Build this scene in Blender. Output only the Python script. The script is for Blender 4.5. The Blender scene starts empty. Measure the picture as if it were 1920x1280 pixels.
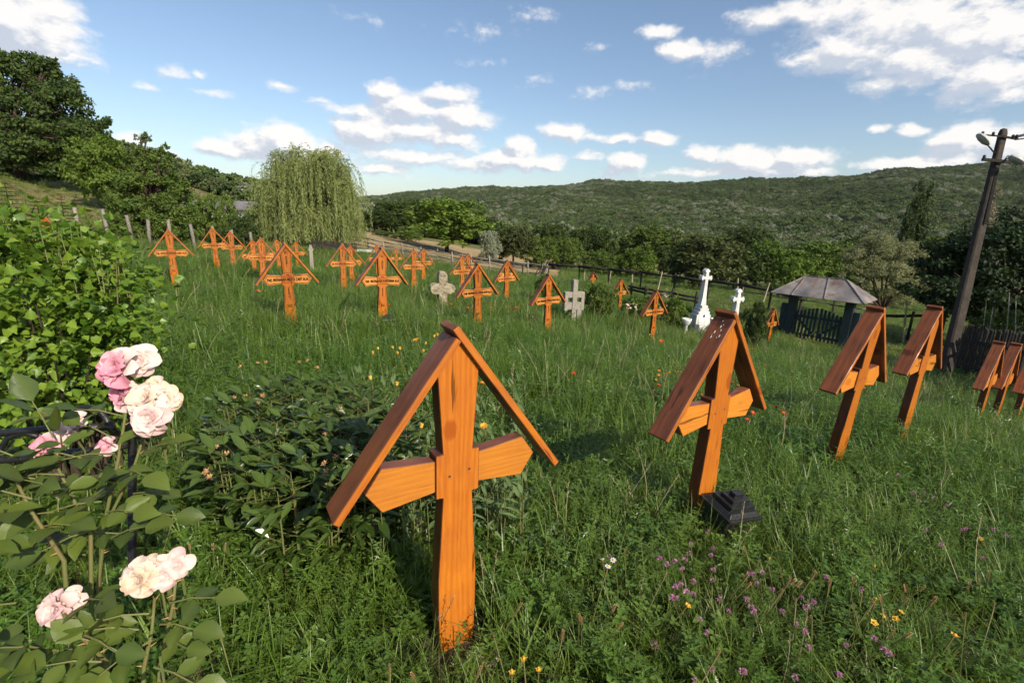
import bpy, math, random
import numpy as np
from mathutils import Matrix, Vector

# ------------------------------------------------------------------ camera, sky, sun, exposure
S = bpy.context.scene
COL = S.collection
PITCH, ROLL, FPX = math.radians(14.5), math.radians(2.0), 907.0
FW = np.array([0, math.cos(PITCH), -math.sin(PITCH)])
RT0 = np.array([1.0, 0, 0]); UP0 = np.cross(RT0, FW)
RT = math.cos(ROLL)*RT0 + math.sin(ROLL)*UP0
UP = -math.sin(ROLL)*RT0 + math.cos(ROLL)*UP0
cam = bpy.data.cameras.new('camera'); co = bpy.data.objects.new('camera', cam); COL.objects.link(co)
cam.sensor_width = 36; cam.lens = FPX/1920*36; cam.clip_start = 0.05; cam.clip_end = 8000
co.matrix_world = Matrix([[RT[0], UP[0], -FW[0], 0], [RT[1], UP[1], -FW[1], 0], [RT[2], UP[2], -FW[2], 0], [0, 0, 0, 1]])
S.camera = co
SUN_EL, SUN_AZ = math.radians(33), math.radians(140)     # azimuth clockwise from +Y
SD = Vector((math.sin(SUN_AZ)*math.cos(SUN_EL), math.cos(SUN_AZ)*math.cos(SUN_EL), math.sin(SUN_EL)))
sl = bpy.data.lights.new('sun', 'SUN'); sl.energy = 5.0; sl.angle = math.radians(0.53); sl.color = (1, .91, .75)
so = bpy.data.objects.new('sun', sl); COL.objects.link(so); so.rotation_euler = SD.to_track_quat('Z', 'Y').to_euler()
S.view_settings.view_transform = 'Standard'; S.view_settings.look = 'None'
S.view_settings.exposure = 0.32; S.view_settings.gamma = 1; S.view_settings.use_curve_mapping = False
S.render.engine = 'CYCLES'; S.cycles.max_bounces = 4; S.cycles.diffuse_bounces = 1; S.cycles.glossy_bounces = 2; S.cycles.use_adaptive_sampling = True; S.cycles.adaptive_threshold = 0.035
S.cycles.transmission_bounces = 3; S.cycles.transparent_max_bounces = 6; S.cycles.use_denoising = True

def ray(px, py):
    return FW + (px-960)/FPX*RT - (py-640)/FPX*UP
def at(px, py, d):
    return d*ray(px, py)

world = bpy.data.worlds.new('World'); S.world = world; world.use_nodes = True

def build_world():
    nt = world.node_tree; N = nt.nodes; L = nt.links; N.clear()
    def nd(t, **k):
        n = N.new(t)
        for a, b in k.items(): setattr(n, a, b)
        return n
    def M(op, a, b=None, c=None, clamp=False):
        n = nd('ShaderNodeMath', operation=op, use_clamp=clamp)
        for i, v in enumerate((a, b, c)):
            if v is None: continue
            if isinstance(v, (int, float)): n.inputs[i].default_value = v
            else: L.new(v, n.inputs[i])
        return n.outputs[0]
    def V(op, a, b=None):
        n = nd('ShaderNodeVectorMath', operation=op)
        for i, v in enumerate((a, b)):
            if v is None: continue
            if isinstance(v, (tuple, list)): n.inputs[i].default_value = v
            else: L.new(v, n.inputs[i])
        return n.outputs[0]
    out = nd('ShaderNodeOutputWorld'); bg = nd('ShaderNodeBackground'); bg.inputs[1].default_value = 0.10
    sky = nd('ShaderNodeTexSky', sky_type='NISHITA', sun_disc=False)
    sky.sun_elevation = SUN_EL; sky.sun_rotation = SUN_AZ; sky.altitude = 200
    sky.air_density = 1.0; sky.dust_density = 1.3; sky.ozone_density = 1.7
    tc = nd('ShaderNodeTexCoord')
    sp = nd('ShaderNodeSeparateXYZ'); L.new(tc.outputs['Generated'], sp.inputs[0])
    az = M('ARCTAN2', sp.outputs[0], sp.outputs[1]); el = M('ARCSINE', sp.outputs[2])
    cb = nd('ShaderNodeCombineXYZ'); L.new(az, cb.inputs[0]); L.new(el, cb.inputs[1])
    base = cb.outputs[0]
    # cumulus banks and wisps: px, py, half-width, half-height, weight   (weight<.7 = thin)
    B = [(30,45,120,62,1.15),(95,20,60,40,.9),(128,108,48,11,.62),(150,128,30,8,.4),(270,158,38,8,.5),(322,138,40,13,.5),(372,138,22,9,.5),(400,176,42,8,.5),
         (525,160,34,8,.5),(600,190,40,9,.45),(530,272,80,34,1.15),(440,285,50,20,.95),(395,278,38,15,.8),(600,285,50,20,.9),
         (720,172,34,19,1.0),(765,205,60,32,.95),(840,180,60,18,.85),(860,222,60,26,.95),(660,208,70,15,.65),(690,245,60,32,1.1),(780,245,110,28,.8),
         (850,262,60,20,.8),(720,290,110,22,.62),(800,295,90,16,.7),(715,318,50,14,.85),(870,305,45,16,.7),
         (960,300,60,20,1.1),(972,278,30,18,1.1),(1020,304,34,15,1.0),(915,312,40,12,.7),
         (1062,246,44,16,.9),(1115,258,36,8,.6),(1165,262,36,9,.75),(1230,264,36,13,.9),(1100,293,28,11,.75),(1178,304,32,17,1.0),(1148,322,28,10,.6),
         (1320,290,34,16,.8),(1400,300,75,24,1.1),(1370,318,100,16,.8),(1500,298,62,20,1.05),(1450,318,100,16,.8),(1520,325,60,9,.7),(1270,325,60,9,.55),
         (1235,62,34,14,.8),(1272,94,38,21,.95),(1340,100,60,38,.4),(1460,30,90,26,.75),(1580,20,120,40,.8),
         (1700,50,190,50,.95),(1600,95,110,42,.95),(1720,110,120,50,.95),(1830,70,120,70,.95),(1850,150,95,42,.9),(1660,155,60,20,.7),(1900,175,60,20,.8),
         (1655,243,20,9,.75),(1702,247,28,13,.85),(1795,262,62,33,1.05),(1880,270,60,30,.95),(1700,308,90,13,1.0),(1790,298,70,14,.9),(1760,308,80,12,.9),
         (1185,158,38,12,.42),(1110,172,40,12,.38),(1065,178,28,12,.35),(990,30,50,22,.4),(900,60,60,16,.35),(1130,90,30,10,.35),(240,258,30,14,.75),(300,290,40,16,.7),
         (900,120,50,10,.3),(700,40,120,12,.22),(1000,150,60,14,.25)]
    rnd = random.Random(5)
    conv = []
    for px, py, rx, ry, w in B:
        r = ray(px, py); r = r/np.linalg.norm(r)
        a = math.atan2(r[0], r[1]); e = math.asin(r[2])
        r2 = ray(px+5, py); r2 = r2/np.linalg.norm(r2)
        kx = abs(math.atan2(r2[0], r2[1])-a)/5
        r3 = ray(px, py-5); r3 = r3/np.linalg.norm(r3)
        ky = abs(math.asin(r3[2])-e)/5
        conv.append((a, e, rx*kx, ry*ky, w))
    for _ in range(60):                                   # the rest of the sky carries the same broken clouds
        a = rnd.uniform(.9, 2*math.pi-.9); a = a if a < math.pi else a-2*math.pi
        e = rnd.uniform(.05, .9); s = rnd.uniform(.04, .13)
        conv.append((a, e, s/max(.3, math.cos(e)), s*.4, rnd.uniform(.5, 1.05)))
    grp = bpy.data.node_groups.new('clump_field', 'ShaderNodeTree')
    grp.interface.new_socket('P', in_out='INPUT', socket_type='NodeSocketVector')
    grp.interface.new_socket('D', in_out='OUTPUT', socket_type='NodeSocketFloat')
    gN, gL = grp.nodes, grp.links
    gi = gN.new('NodeGroupInput'); go = gN.new('NodeGroupOutput')
    def g(op, a, b=None, c=None):
        n = gN.new('ShaderNodeMath'); n.operation = op
        for i, v in enumerate((a, b, c)):
            if v is None: continue
            if isinstance(v, (int, float)): n.inputs[i].default_value = v
            else: gL.new(v, n.inputs[i])
        return n.outputs[0]
    # warp
    wz = gN.new('ShaderNodeTexNoise'); wz.inputs['Scale'].default_value = 26; wz.inputs['Detail'].default_value = 4
    gL.new(gi.outputs[0], wz.inputs['Vector'])
    sb = gN.new('ShaderNodeVectorMath'); sb.operation = 'SUBTRACT'; gL.new(wz.outputs['Color'], sb.inputs[0]); sb.inputs[1].default_value = (.5, .5, .5)
    sm = gN.new('ShaderNodeVectorMath'); sm.operation = 'MULTIPLY'; gL.new(sb.outputs[0], sm.inputs[0]); sm.inputs[1].default_value = (.05, .026, 0)
    ad = gN.new('ShaderNodeVectorMath'); ad.operation = 'ADD'; gL.new(gi.outputs[0], ad.inputs[0]); gL.new(sm.outputs[0], ad.inputs[1])
    acc = None
    for a, e, rx, ry, w in conv:
        s1 = gN.new('ShaderNodeVectorMath'); s1.operation = 'SUBTRACT'; gL.new(ad.outputs[0], s1.inputs[0]); s1.inputs[1].default_value = (a, e, 0)
        s2 = gN.new('ShaderNodeVectorMath'); s2.operation = 'MULTIPLY'; gL.new(s1.outputs[0], s2.inputs[0]); s2.inputs[1].default_value = (1/rx, 1/ry, 0)
        ln = gN.new('ShaderNodeVectorMath'); ln.operation = 'LENGTH'; gL.new(s2.outputs[0], ln.inputs[0])
        v = g('MULTIPLY_ADD', ln.outputs['Value'], -.62*w, w)
        acc = v if acc is None else g('SMOOTH_MAX', acc, v, .12)
    n1 = gN.new('ShaderNodeTexNoise'); n1.inputs['Scale'].default_value = 20; n1.inputs['Detail'].default_value = 9; n1.inputs['Roughness'].default_value = .66
    mp = gN.new('ShaderNodeVectorMath'); mp.operation = 'MULTIPLY'; gL.new(gi.outputs[0], mp.inputs[0]); mp.inputs[1].default_value = (1, 1.7, 1)
    gL.new(mp.outputs[0], n1.inputs['Vector'])
    d = g('ADD', acc, g('MULTIPLY', g('SUBTRACT', n1.outputs['Fac'], .5), 1.15))
    gL.new(d, go.inputs[0])
    def field(vec):
        n = nd('ShaderNodeGroup'); n.node_tree = grp; L.new(vec, n.inputs[0]); return n.outputs[0]
    d0 = field(base)
    d1 = field(V('ADD', base, (.012, .014, 0)))
    cov = nd('ShaderNodeMapRange', interpolation_type='SMOOTHSTEP'); L.new(d0, cov.inputs[0])
    cov.inputs[1].default_value = .12; cov.inputs[2].default_value = .60
    lit = nd('ShaderNodeMapRange'); L.new(M('SUBTRACT', d0, d1), lit.inputs[0])
    lit.inputs[1].default_value = -.16; lit.inputs[2].default_value = .16; lit.inputs[3].default_value = 0; lit.inputs[4].default_value = 1
    cc = nd('ShaderNodeMix', data_type='RGBA'); L.new(lit.outputs[0], cc.inputs[0])
    cc.inputs[6].default_value = (4.9, 5.3, 6.1, 1); cc.inputs[7].default_value = (8.6, 8.3, 8.0, 1)
    mx = nd('ShaderNodeMix', data_type='RGBA'); L.new(M('MULTIPLY', cov.outputs[0], .93), mx.inputs[0])
    hs = nd('ShaderNodeHueSaturation'); L.new(sky.outputs[0], hs.inputs['Color']); hs.inputs['Saturation'].default_value = 1.0; hs.inputs['Value'].default_value = 1.2
    L.new(hs.outputs[0], mx.inputs[6]); L.new(cc.outputs[2], mx.inputs[7])
    L.new(mx.outputs[2], bg.inputs[0]); L.new(bg.outputs[0], out.inputs[0])
build_world()

# ------------------------------------------------------------------ helpers
rng = np.random.default_rng(11)
def tag(o, label=None, cat=None, group=None, kind=None):
    if label: o['label'] = label
    if cat: o['category'] = cat
    if group: o['group'] = group
    if kind: o['kind'] = kind
    return o
def link(o, parent=None):
    COL.objects.link(o)
    if parent is not None: o.parent = parent
    return o
def empty(name, loc, rz=0, rx=0, ry=0, **k):
    o = bpy.data.objects.new(name, None); o.location = loc; o.rotation_euler = (rx, ry, rz); o.empty_display_size = .1
    link(o); return tag(o, **k)
class MB:
    """collects faces of any size into one mesh, with a per-element random value 'var'"""
    def __init__(s): s.V = []; s.F = []; s.n = 0; s.var = []; s.mi = []
    def add(s, V, F, var=0.5, m=0):
        V = np.asarray(V, float).reshape(-1, 3)
        s.V.append(V); s.F += [tuple(i+s.n for i in f) for f in F]; s.var.append(np.full(len(V), var)); s.n += len(V); s.mi += [m]*len(F)
        return s
    def box(s, c, h, R=None, var=.5, m=0, taper=1.0):
        v = np.array([[x*(taper if z > 0 else 1), y*(taper if z > 0 else 1), z] for x in (-1, 1) for y in (-1, 1) for z in (-1, 1)], float)*np.array(h)
        if R is not None: v = v@np.array(R).T
        return s.add(v+np.array(c), [(0,1,3,2),(4,6,7,5),(0,4,5,1),(2,3,7,6),(0,2,6,4),(1,5,7,3)], var, m)
    def bar(s, a, b, w, t=None, up=(0,0,1), var=.5, m=0):
        a = np.array(a, float); b = np.array(b, float); d = b-a; l = np.linalg.norm(d); d = d/l
        u = np.array(up, float); x = np.cross(u, d)
        if np.linalg.norm(x) < 1e-3: x = np.cross((1, 0, 0), d)
        x /= np.linalg.norm(x); y = np.cross(d, x)
        return s.box((a+b)/2, (w/2, (t or w)/2, l/2), np.stack([x, y, d], 1), var, m)
    def tube(s, P, R, k=6, var=.5, m=0, cap=True):
        P = np.array(P, float); n = len(P); R = np.full(n, R, float) if np.isscalar(R) else np.array(R, float)
        T = np.gradient(P, axis=0); T /= np.linalg.norm(T, axis=1)[:, None]+1e-12
        a = np.cross(T[0], (0, 0, 1.0));
        if np.linalg.norm(a) < .1: a = np.cross(T[0], (1.0, 0, 0))
        vs = []
        for i in range(n):
            a = a-T[i]*(a@T[i]); a /= np.linalg.norm(a)+1e-12; b = np.cross(T[i], a)
            for j in range(k):
                th = 2*math.pi*j/k; vs.append(P[i]+R[i]*(math.cos(th)*a+math.sin(th)*b))
        F = [(i*k+j, i*k+(j+1) % k, (i+1)*k+(j+1) % k, (i+1)*k+j) for i in range(n-1) for j in range(k)]
        if cap: F += [tuple(range(k-1, -1, -1)), tuple((n-1)*k+j for j in range(k))]
        return s.add(vs, F, var, m)
    def lathe(s, prof, c=(0,0,0), k=16, var=.5, m=0):
        vs = [(r*math.cos(2*math.pi*j/k)+c[0], r*math.sin(2*math.pi*j/k)+c[1], z+c[2]) for r, z in prof for j in range(k)]
        n = len(prof)
        F = [(i*k+j, i*k+(j+1) % k, (i+1)*k+(j+1) % k, (i+1)*k+j) for i in range(n-1) for j in range(k)]
        F += [tuple(range(k-1, -1, -1)), tuple((n-1)*k+j for j in range(k))]
        return s.add(vs, F, var, m)
    def prism(s, poly, y0, y1, var=.5, m=0):
        """poly in x,z (counter-clockwise seen from -Y), extruded between y0 (front) and y1 (back)"""
        n = len(poly)
        vs = [(x, y0, z) for x, z in poly]+[(x, y1, z) for x, z in poly]
        F = [tuple(range(n)), tuple(range(2*n-1, n-1, -1))]+[(i, i+n, (i+1) % n+n, (i+1) % n) for i in range(n)]
        return s.add(vs, F, var, m)
    def many(s, T, F, M3, O, var):
        """template T (k,3), faces F; n transforms M3 (n,3,3), offsets O (n,3)"""
        n = len(O); k = len(T)
        W = np.einsum('nij,kj->nki', M3, T)+O[:, None, :]
        s.V.append(W.reshape(-1, 3)); base = s.n
        FA = np.array(F)
        s.F += (FA[None]+(base+np.arange(n)*k)[:, None, None]).reshape(-1, FA.shape[1]).tolist()
        s.var.append(np.repeat(var, k)); s.n += n*k; s.mi += [0]*(n*len(F))
        return s
    def mesh(s, name, mats, smooth=False):
        me = bpy.data.meshes.new(name); V = np.concatenate(s.V)
        sizes = np.array([len(f) for f in s.F]); me.vertices.add(len(V)); me.vertices.foreach_set('co', V.ravel())
        me.loops.add(int(sizes.sum())); me.loops.foreach_set('vertex_index', np.fromiter((i for f in s.F for i in f), dtype=np.int32, count=int(sizes.sum())))
        me.polygons.add(len(sizes)); st = np.zeros(len(sizes), np.int32); st[1:] = np.cumsum(sizes)[:-1]
        me.polygons.foreach_set('loop_start', st); me.polygons.foreach_set('loop_total', sizes.astype(np.int32))
        me.polygons.foreach_set('use_smooth', np.full(len(sizes), smooth))
        me.polygons.foreach_set('material_index', np.array(s.mi, np.int32))
        a = me.attributes.new('var', 'FLOAT', 'POINT'); a.data.foreach_set('value', np.concatenate(s.var).astype(np.float32))
        for m in (mats if isinstance(mats, (list, tuple)) else [mats]): me.materials.append(m)
        me.update(calc_edges=True); return me
    def obj(s, name, mats, parent=None, smooth=False, bevel=0, **k):
        o = bpy.data.objects.new(name, s.mesh(name, mats, smooth)); link(o, parent)
        if bevel:
            b = o.modifiers.new('bevel', 'BEVEL'); b.width = bevel; b.segments = 2; b.limit_method = 'ANGLE'
        return tag(o, **k)
def inst(name, me, parent, loc, rot=(0,0,0), sc=1.0, mw=None):
    o = bpy.data.objects.new(name, me); link(o, parent)
    if mw is not None: o.matrix_local = mw
    else:
        o.location = loc; o.rotation_euler = rot; o.scale = (sc,)*3 if np.isscalar(sc) else sc
    return o
def copy_tree(o, parent=None):
    c = o.copy(); COL.objects.link(c); c.parent = parent
    for ch in list(o.children): copy_tree(ch, c)
    return c
def hashn(ix, iy, seed):
    h = (ix*374761393+iy*668265263+seed*974711) & 0xffffffff
    h = ((h ^ (h >> 13))*1274126177) & 0xffffffff
    return ((h ^ (h >> 16)) & 0xffff)/65535.0
def vnoise(x, y, seed=0):
    x = np.asarray(x, float); y = np.asarray(y, float)
    ix = np.floor(x).astype(np.int64); iy = np.floor(y).astype(np.int64); fx = x-ix; fy = y-iy
    fx = fx*fx*(3-2*fx); fy = fy*fy*(3-2*fy)
    a = hashn(ix, iy, seed); b = hashn(ix+1, iy, seed); c = hashn(ix, iy+1, seed); d = hashn(ix+1, iy+1, seed)
    return (a*(1-fx)+b*fx)*(1-fy)+(c*(1-fx)+d*fx)*fy
def fbm(x, y, seed=0, o=4):
    s = 0; a = .5
    for i in range(o): s = s+a*vnoise(x*2**i, y*2**i, seed+i*17); a *= .5
    return s
def rotm(n, tilt_mean=None, r=None):
    """n random rotations as (n,3,3)"""
    r = r or rng
    q = r.normal(size=(n, 4)); q /= np.linalg.norm(q, axis=1)[:, None]
    w, x, y, z = q.T
    return np.stack([1-2*(y*y+z*z), 2*(x*y-z*w), 2*(x*z+y*w), 2*(x*y+z*w), 1-2*(x*x+z*z), 2*(y*z-x*w), 2*(x*z-y*w), 2*(y*z+x*w), 1-2*(x*x+y*y)], 1).reshape(n, 3, 3)
def frames(Y, Nn):
    """rotation matrices whose +Y is along Y (leaf length) and +Z close to N (leaf face)"""
    Y = Y/(np.linalg.norm(Y, axis=1)[:, None]+1e-9)
    X = np.cross(Y, Nn); X /= np.linalg.norm(X, axis=1)[:, None]+1e-9
    Z = np.cross(X, Y)
    return np.stack([X, Y, Z], 2)

# ------------------------------------------------------------------ materials
def mat(name, col, rough=.7, spec=.3, var=0.0, hue=None, noise=None, trans=0.0, bump=0, bscale=60, attr=False, tint=None, metal=0, coat=0, coord='Object', inst_rand=False, stain=None):
    """col base colour; col2 in 'hue' mixed by the element's own random value / instance random; noise=(scale, amount, colour)"""
    m = bpy.data.materials.new(name); m.use_nodes = True; nt = m.node_tree; N = nt.nodes; L = nt.links
    b = N['Principled BSDF']; out = N['Material Output']
    b.inputs['Roughness'].default_value = rough; b.inputs['Specular IOR Level'].default_value = spec; b.inputs['Metallic'].default_value = metal
    if coat: b.inputs['Coat Weight'].default_value = coat; b.inputs['Coat Roughness'].default_value = .25
    c = N.new('ShaderNodeRGB'); c.outputs[0].default_value = (*col, 1); cur = c.outputs[0]
    tc = N.new('ShaderNodeTexCoord')
    def mix(fac, a, bcol, mode='MIX'):
        x = N.new('ShaderNodeMix'); x.data_type = 'RGBA'; x.blend_type = mode
        if isinstance(fac, float): x.inputs[0].default_value = fac
        else: L.new(fac, x.inputs[0])
        L.new(a, x.inputs[6])
        if isinstance(bcol, tuple): x.inputs[7].default_value = (*bcol, 1)
        else: L.new(bcol, x.inputs[7])
        return x.outputs[2]
    if hue is not None:
        a = N.new('ShaderNodeAttribute'); a.attribute_name = 'var'; cur = mix(a.outputs['Fac'], cur, tuple(hue))
    if tint is not None:
        a = N.new('ShaderNodeAttribute'); a.attribute_type = 'INSTANCER'; a.attribute_name = 'tint'; cur = mix(a.outputs['Fac'], cur, tuple(tint))
    if noise is not None:
        n = N.new('ShaderNodeTexNoise'); n.inputs['Scale'].default_value = noise[0]; n.inputs['Detail'].default_value = 6
        L.new(tc.outputs[coord], n.inputs['Vector'])
        r = N.new('ShaderNodeMapRange'); r.inputs[1].default_value = .35; r.inputs[2].default_value = .65; r.inputs[4].default_value = noise[1]
        L.new(n.outputs['Fac'], r.inputs[0]); cur = mix(r.outputs[0], cur, tuple(noise[2]))
    if stain is not None:
        n = N.new('ShaderNodeTexNoise'); n.inputs['Scale'].default_value = stain[0]; n.inputs['Detail'].default_value = 8; n.inputs['Roughness'].default_value = .7
        L.new(tc.outputs[coord], n.inputs['Vector'])
        r = N.new('ShaderNodeMapRange'); r.inputs[1].default_value = .52; r.inputs[2].default_value = .68; r.inputs[4].default_value = stain[1]
        L.new(n.outputs['Fac'], r.inputs[0]); cur = mix(r.outputs[0], cur, tuple(stain[2]))
    if inst_rand:
        oi = N.new('ShaderNodeObjectInfo'); hs = N.new('ShaderNodeHueSaturation')
        r = N.new('ShaderNodeMapRange'); r.inputs[3].default_value = 1-inst_rand; r.inputs[4].default_value = 1+inst_rand
        L.new(oi.outputs['Random'], r.inputs[0]); L.new(r.outputs[0], hs.inputs['Value']); L.new(cur, hs.inputs['Color']); cur = hs.outputs[0]
    L.new(cur, b.inputs['Base Color'])
    if bump:
        n = N.new('ShaderNodeTexNoise'); n.inputs['Scale'].default_value = bscale; n.inputs['Detail'].default_value = 6; L.new(tc.outputs[coord], n.inputs['Vector'])
        bp = N.new('ShaderNodeBump'); bp.inputs['Strength'].default_value = bump; bp.inputs['Distance'].default_value = .02
        L.new(n.outputs['Fac'], bp.inputs['Height']); L.new(bp.outputs[0], b.inputs['Normal'])
    if trans:
        t = N.new('ShaderNodeBsdfTranslucent'); hs = N.new('ShaderNodeHueSaturation'); hs.inputs['Hue'].default_value = .485; hs.inputs['Value'].default_value = 1.5
        L.new(cur, hs.inputs['Color']); L.new(hs.outputs[0], t.inputs[0])
        ms = N.new('ShaderNodeMixShader'); ms.inputs[0].default_value = trans
        L.new(b.outputs[0], ms.inputs[1]); L.new(t.outputs[0], ms.inputs[2]); L.new(ms.outputs[0], out.inputs[0])
    return m

def wood_mat(name, light, dark, axis, gloss=.35, knots=True):
    """varnished pine: growth bands stretched along `axis` of the object, knots, pores"""
    m = bpy.data.materials.new(name); m.use_nodes = True; nt = m.node_tree; N = nt.nodes; L = nt.links; b = N['Principled BSDF']
    tc = N.new('ShaderNodeTexCoord'); mp = N.new('ShaderNodeMapping')
    oi = N.new('ShaderNodeObjectInfo'); mul = N.new('ShaderNodeVectorMath'); mul.operation = 'SCALE'; mul.inputs[0].default_value = (7.3, 3.1, 5.7)
    L.new(oi.outputs['Random'], mul.inputs['Scale']); L.new(mul.outputs[0], mp.inputs['Location'])
    sc = [1.0, 1.0, 1.0]; sc[axis] = .09; mp.inputs['Scale'].default_value = sc
    L.new(tc.outputs['Object'], mp.inputs['Vector'])
    w = N.new('ShaderNodeTexWave'); w.wave_type = 'RINGS'; w.rings_direction = 'XYZ'[axis]; w.inputs['Scale'].default_value = 17
    w.inputs['Distortion'].default_value = 8; w.inputs['Detail'].default_value = 3; w.inputs['Detail Scale'].default_value = 1.2
    L.new(mp.outputs[0], w.inputs['Vector'])
    n = N.new('ShaderNodeTexNoise'); n.inputs['Scale'].default_value = 150; n.inputs['Detail'].default_value = 4; L.new(mp.outputs[0], n.inputs['Vector'])
    n2 = N.new('ShaderNodeTexNoise'); n2.inputs['Scale'].default_value = 5; n2.inputs['Detail'].default_value = 5; L.new(tc.outputs['Object'], n2.inputs['Vector'])
    ad = N.new('ShaderNodeMath'); ad.operation = 'MULTIPLY_ADD'; ad.inputs[1].default_value = .17; L.new(w.outputs['Fac'], ad.inputs[0])
    m2 = N.new('ShaderNodeMath'); m2.operation = 'MULTIPLY'; m2.inputs[1].default_value = .55; L.new(n.outputs['Fac'], m2.inputs[0]); L.new(m2.outputs[0], ad.inputs[2])
    a3 = N.new('ShaderNodeMath'); a3.operation = 'MULTIPLY_ADD'; a3.inputs[1].default_value = .85; L.new(n2.outputs['Fac'], a3.inputs[0]); L.new(ad.outputs[0], a3.inputs[2])
    fac = a3.outputs[0]
    if knots:
        vo = N.new('ShaderNodeTexVoronoi'); vo.inputs['Scale'].default_value = 6.5; vo.inputs['Randomness'].default_value = 1
        mk = N.new('ShaderNodeMapping'); s2 = [1.0, .35, 1.0]; s2[axis] = .62; mk.inputs['Scale'].default_value = s2; L.new(mul.outputs[0], mk.inputs['Location'])
        L.new(tc.outputs['Object'], mk.inputs['Vector']); L.new(mk.outputs[0], vo.inputs['Vector'])
        r = N.new('ShaderNodeMapRange'); r.inputs[1].default_value = .19; r.inputs[2].default_value = .04; r.inputs[3].default_value = 0; r.inputs[4].default_value = 1.1
        L.new(vo.outputs['Distance'], r.inputs[0])
        a4 = N.new('ShaderNodeMath'); a4.operation = 'ADD'; L.new(fac, a4.inputs[0]); L.new(r.outputs[0], a4.inputs[1]); fac = a4.outputs[0]
    rp = N.new('ShaderNodeMapRange'); rp.inputs[1].default_value = .50; rp.inputs[2].default_value = 1.15; L.new(fac, rp.inputs[0])
    mx = N.new('ShaderNodeMix'); mx.data_type = 'RGBA'; L.new(rp.outputs[0], mx.inputs[0]); mx.inputs[6].default_value = (*light, 1); mx.inputs[7].default_value = (*dark, 1)
    hs = N.new('ShaderNodeHueSaturation'); r = N.new('ShaderNodeMapRange'); r.inputs[3].default_value = .85; r.inputs[4].default_value = 1.12
    L.new(oi.outputs['Random'], r.inputs[0]); L.new(r.outputs[0], hs.inputs['Value']); L.new(mx.outputs[2], hs.inputs['Color'])
    L.new(hs.outputs[0], b.inputs['Base Color'])
    rr = N.new('ShaderNodeMapRange'); rr.inputs[1].default_value = .3; rr.inputs[2].default_value = .7; rr.inputs[3].default_value = gloss-.12; rr.inputs[4].default_value = gloss+.22
    L.new(n2.outputs['Fac'], rr.inputs[0]); L.new(rr.outputs[0], b.inputs['Roughness']); b.inputs['Specular IOR Level'].default_value = .4
    n3 = N.new('ShaderNodeTexNoise'); n3.inputs['Scale'].default_value = 38; n3.inputs['Detail'].default_value = 2; L.new(mp.outputs[0], n3.inputs['Vector'])
    ck = N.new('ShaderNodeMapRange'); ck.inputs[1].default_value = .655; ck.inputs[2].default_value = .70; ck.inputs[3].default_value = 1; ck.inputs[4].default_value = .35; L.new(n3.outputs['Fac'], ck.inputs[0])
    hs2 = N.new('ShaderNodeHueSaturation'); L.new(ck.outputs[0], hs2.inputs['Value']); L.new(hs.outputs[0], hs2.inputs['Color']); L.new(hs2.outputs[0], b.inputs['Base Color'])
    bp = N.new('ShaderNodeBump'); bp.inputs['Strength'].default_value = .22; bp.inputs['Distance'].default_value = .003; L.new(fac, bp.inputs['Height']); L.new(bp.outputs[0], b.inputs['Normal'])
    return m

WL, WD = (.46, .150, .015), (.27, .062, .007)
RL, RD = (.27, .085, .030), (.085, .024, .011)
M_wood_v = wood_mat('varnished_pine_upright', WL, WD, 2, .33)
M_wood_h = wood_mat('varnished_pine_beam', WL, WD, 0, .33)
M_wood_h2 = wood_mat('varnished_pine_beam_light', (.57, .215, .030), (.40, .125, .014), 0, .33)
M_wood_r = wood_mat('stained_roof_board', RL, RD, 0, .42)
M_wood_re = wood_mat('varnished_roof_edge', WL, WD, 0, .4)
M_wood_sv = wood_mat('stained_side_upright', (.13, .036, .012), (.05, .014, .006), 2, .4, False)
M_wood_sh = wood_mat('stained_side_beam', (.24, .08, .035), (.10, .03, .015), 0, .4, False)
M_wood_lb = wood_mat('paler_lettered_beam', (.66, .28, .055), (.45, .15, .025), 0, .4, False)
M_ink = mat('burnt_lettering', (.02, .012, .008), .8, .1)
M_screw = mat('screw_steel', (.18, .14, .12), .4, .5, metal=.8)
M_drop = mat('bird_dropping_white', (.75, .75, .72), .9, .1, noise=(90, .7, (.4, .36, .32)))
M_grass = mat('grass_blade', (.054, .120, .010), .42, .45, hue=(.125, .215, .020), tint=(.170, .212, .045), trans=.32)
M_weed = mat('weed_leaf', (.042, .106, .012), .36, .55, hue=(.112, .205, .026), tint=(.14, .20, .04), trans=.30)
M_dry = mat('dry_grass_stalk', (.30, .25, .13), .8, .1, hue=(.40, .34, .22), trans=.2)
M_soil = mat('soil', (.10, .075, .05), .95, .1, noise=(8, .8, (.05, .05, .02)))
M_hib = mat('hibiscus_leaf', (.055, .125, .012), .4, .4, hue=(.19, .28, .028), trans=.30)
M_peony = mat('peony_leaf', (.030, .058, .010), .30, .5, hue=(.075, .115, .022), trans=.16)
M_rose_leaf = mat('rose_leaf', (.048, .080, .012), .28, .5, hue=(.115, .155, .026), trans=.2, bump=.25, bscale=90)
M_stem = mat('green_stem', (.11, .14, .04), .6, .3, noise=(30, .6, (.16, .10, .04)))
M_bark = mat('bark', (.075, .055, .04), .95, .1, noise=(6, .8, (.03, .022, .016)), bump=.8, bscale=14)
M_iron = mat('black_iron', (.012, .012, .013), .42, .5, bump=.2, bscale=80, stain=(18, .5, (.05, .04, .033)))
M_stone_lichen = mat('lichen_stone', (.38, .32, .22), .95, .1, noise=(9, .9, (.14, .12, .085)), stain=(22, .8, (.42, .38, .26)), bump=1.0, bscale=35)
M_concrete = mat('grey_concrete', (.30, .27, .22), .9, .2, noise=(12, .7, (.2, .18, .15)), bump=.6, bscale=40)
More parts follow.
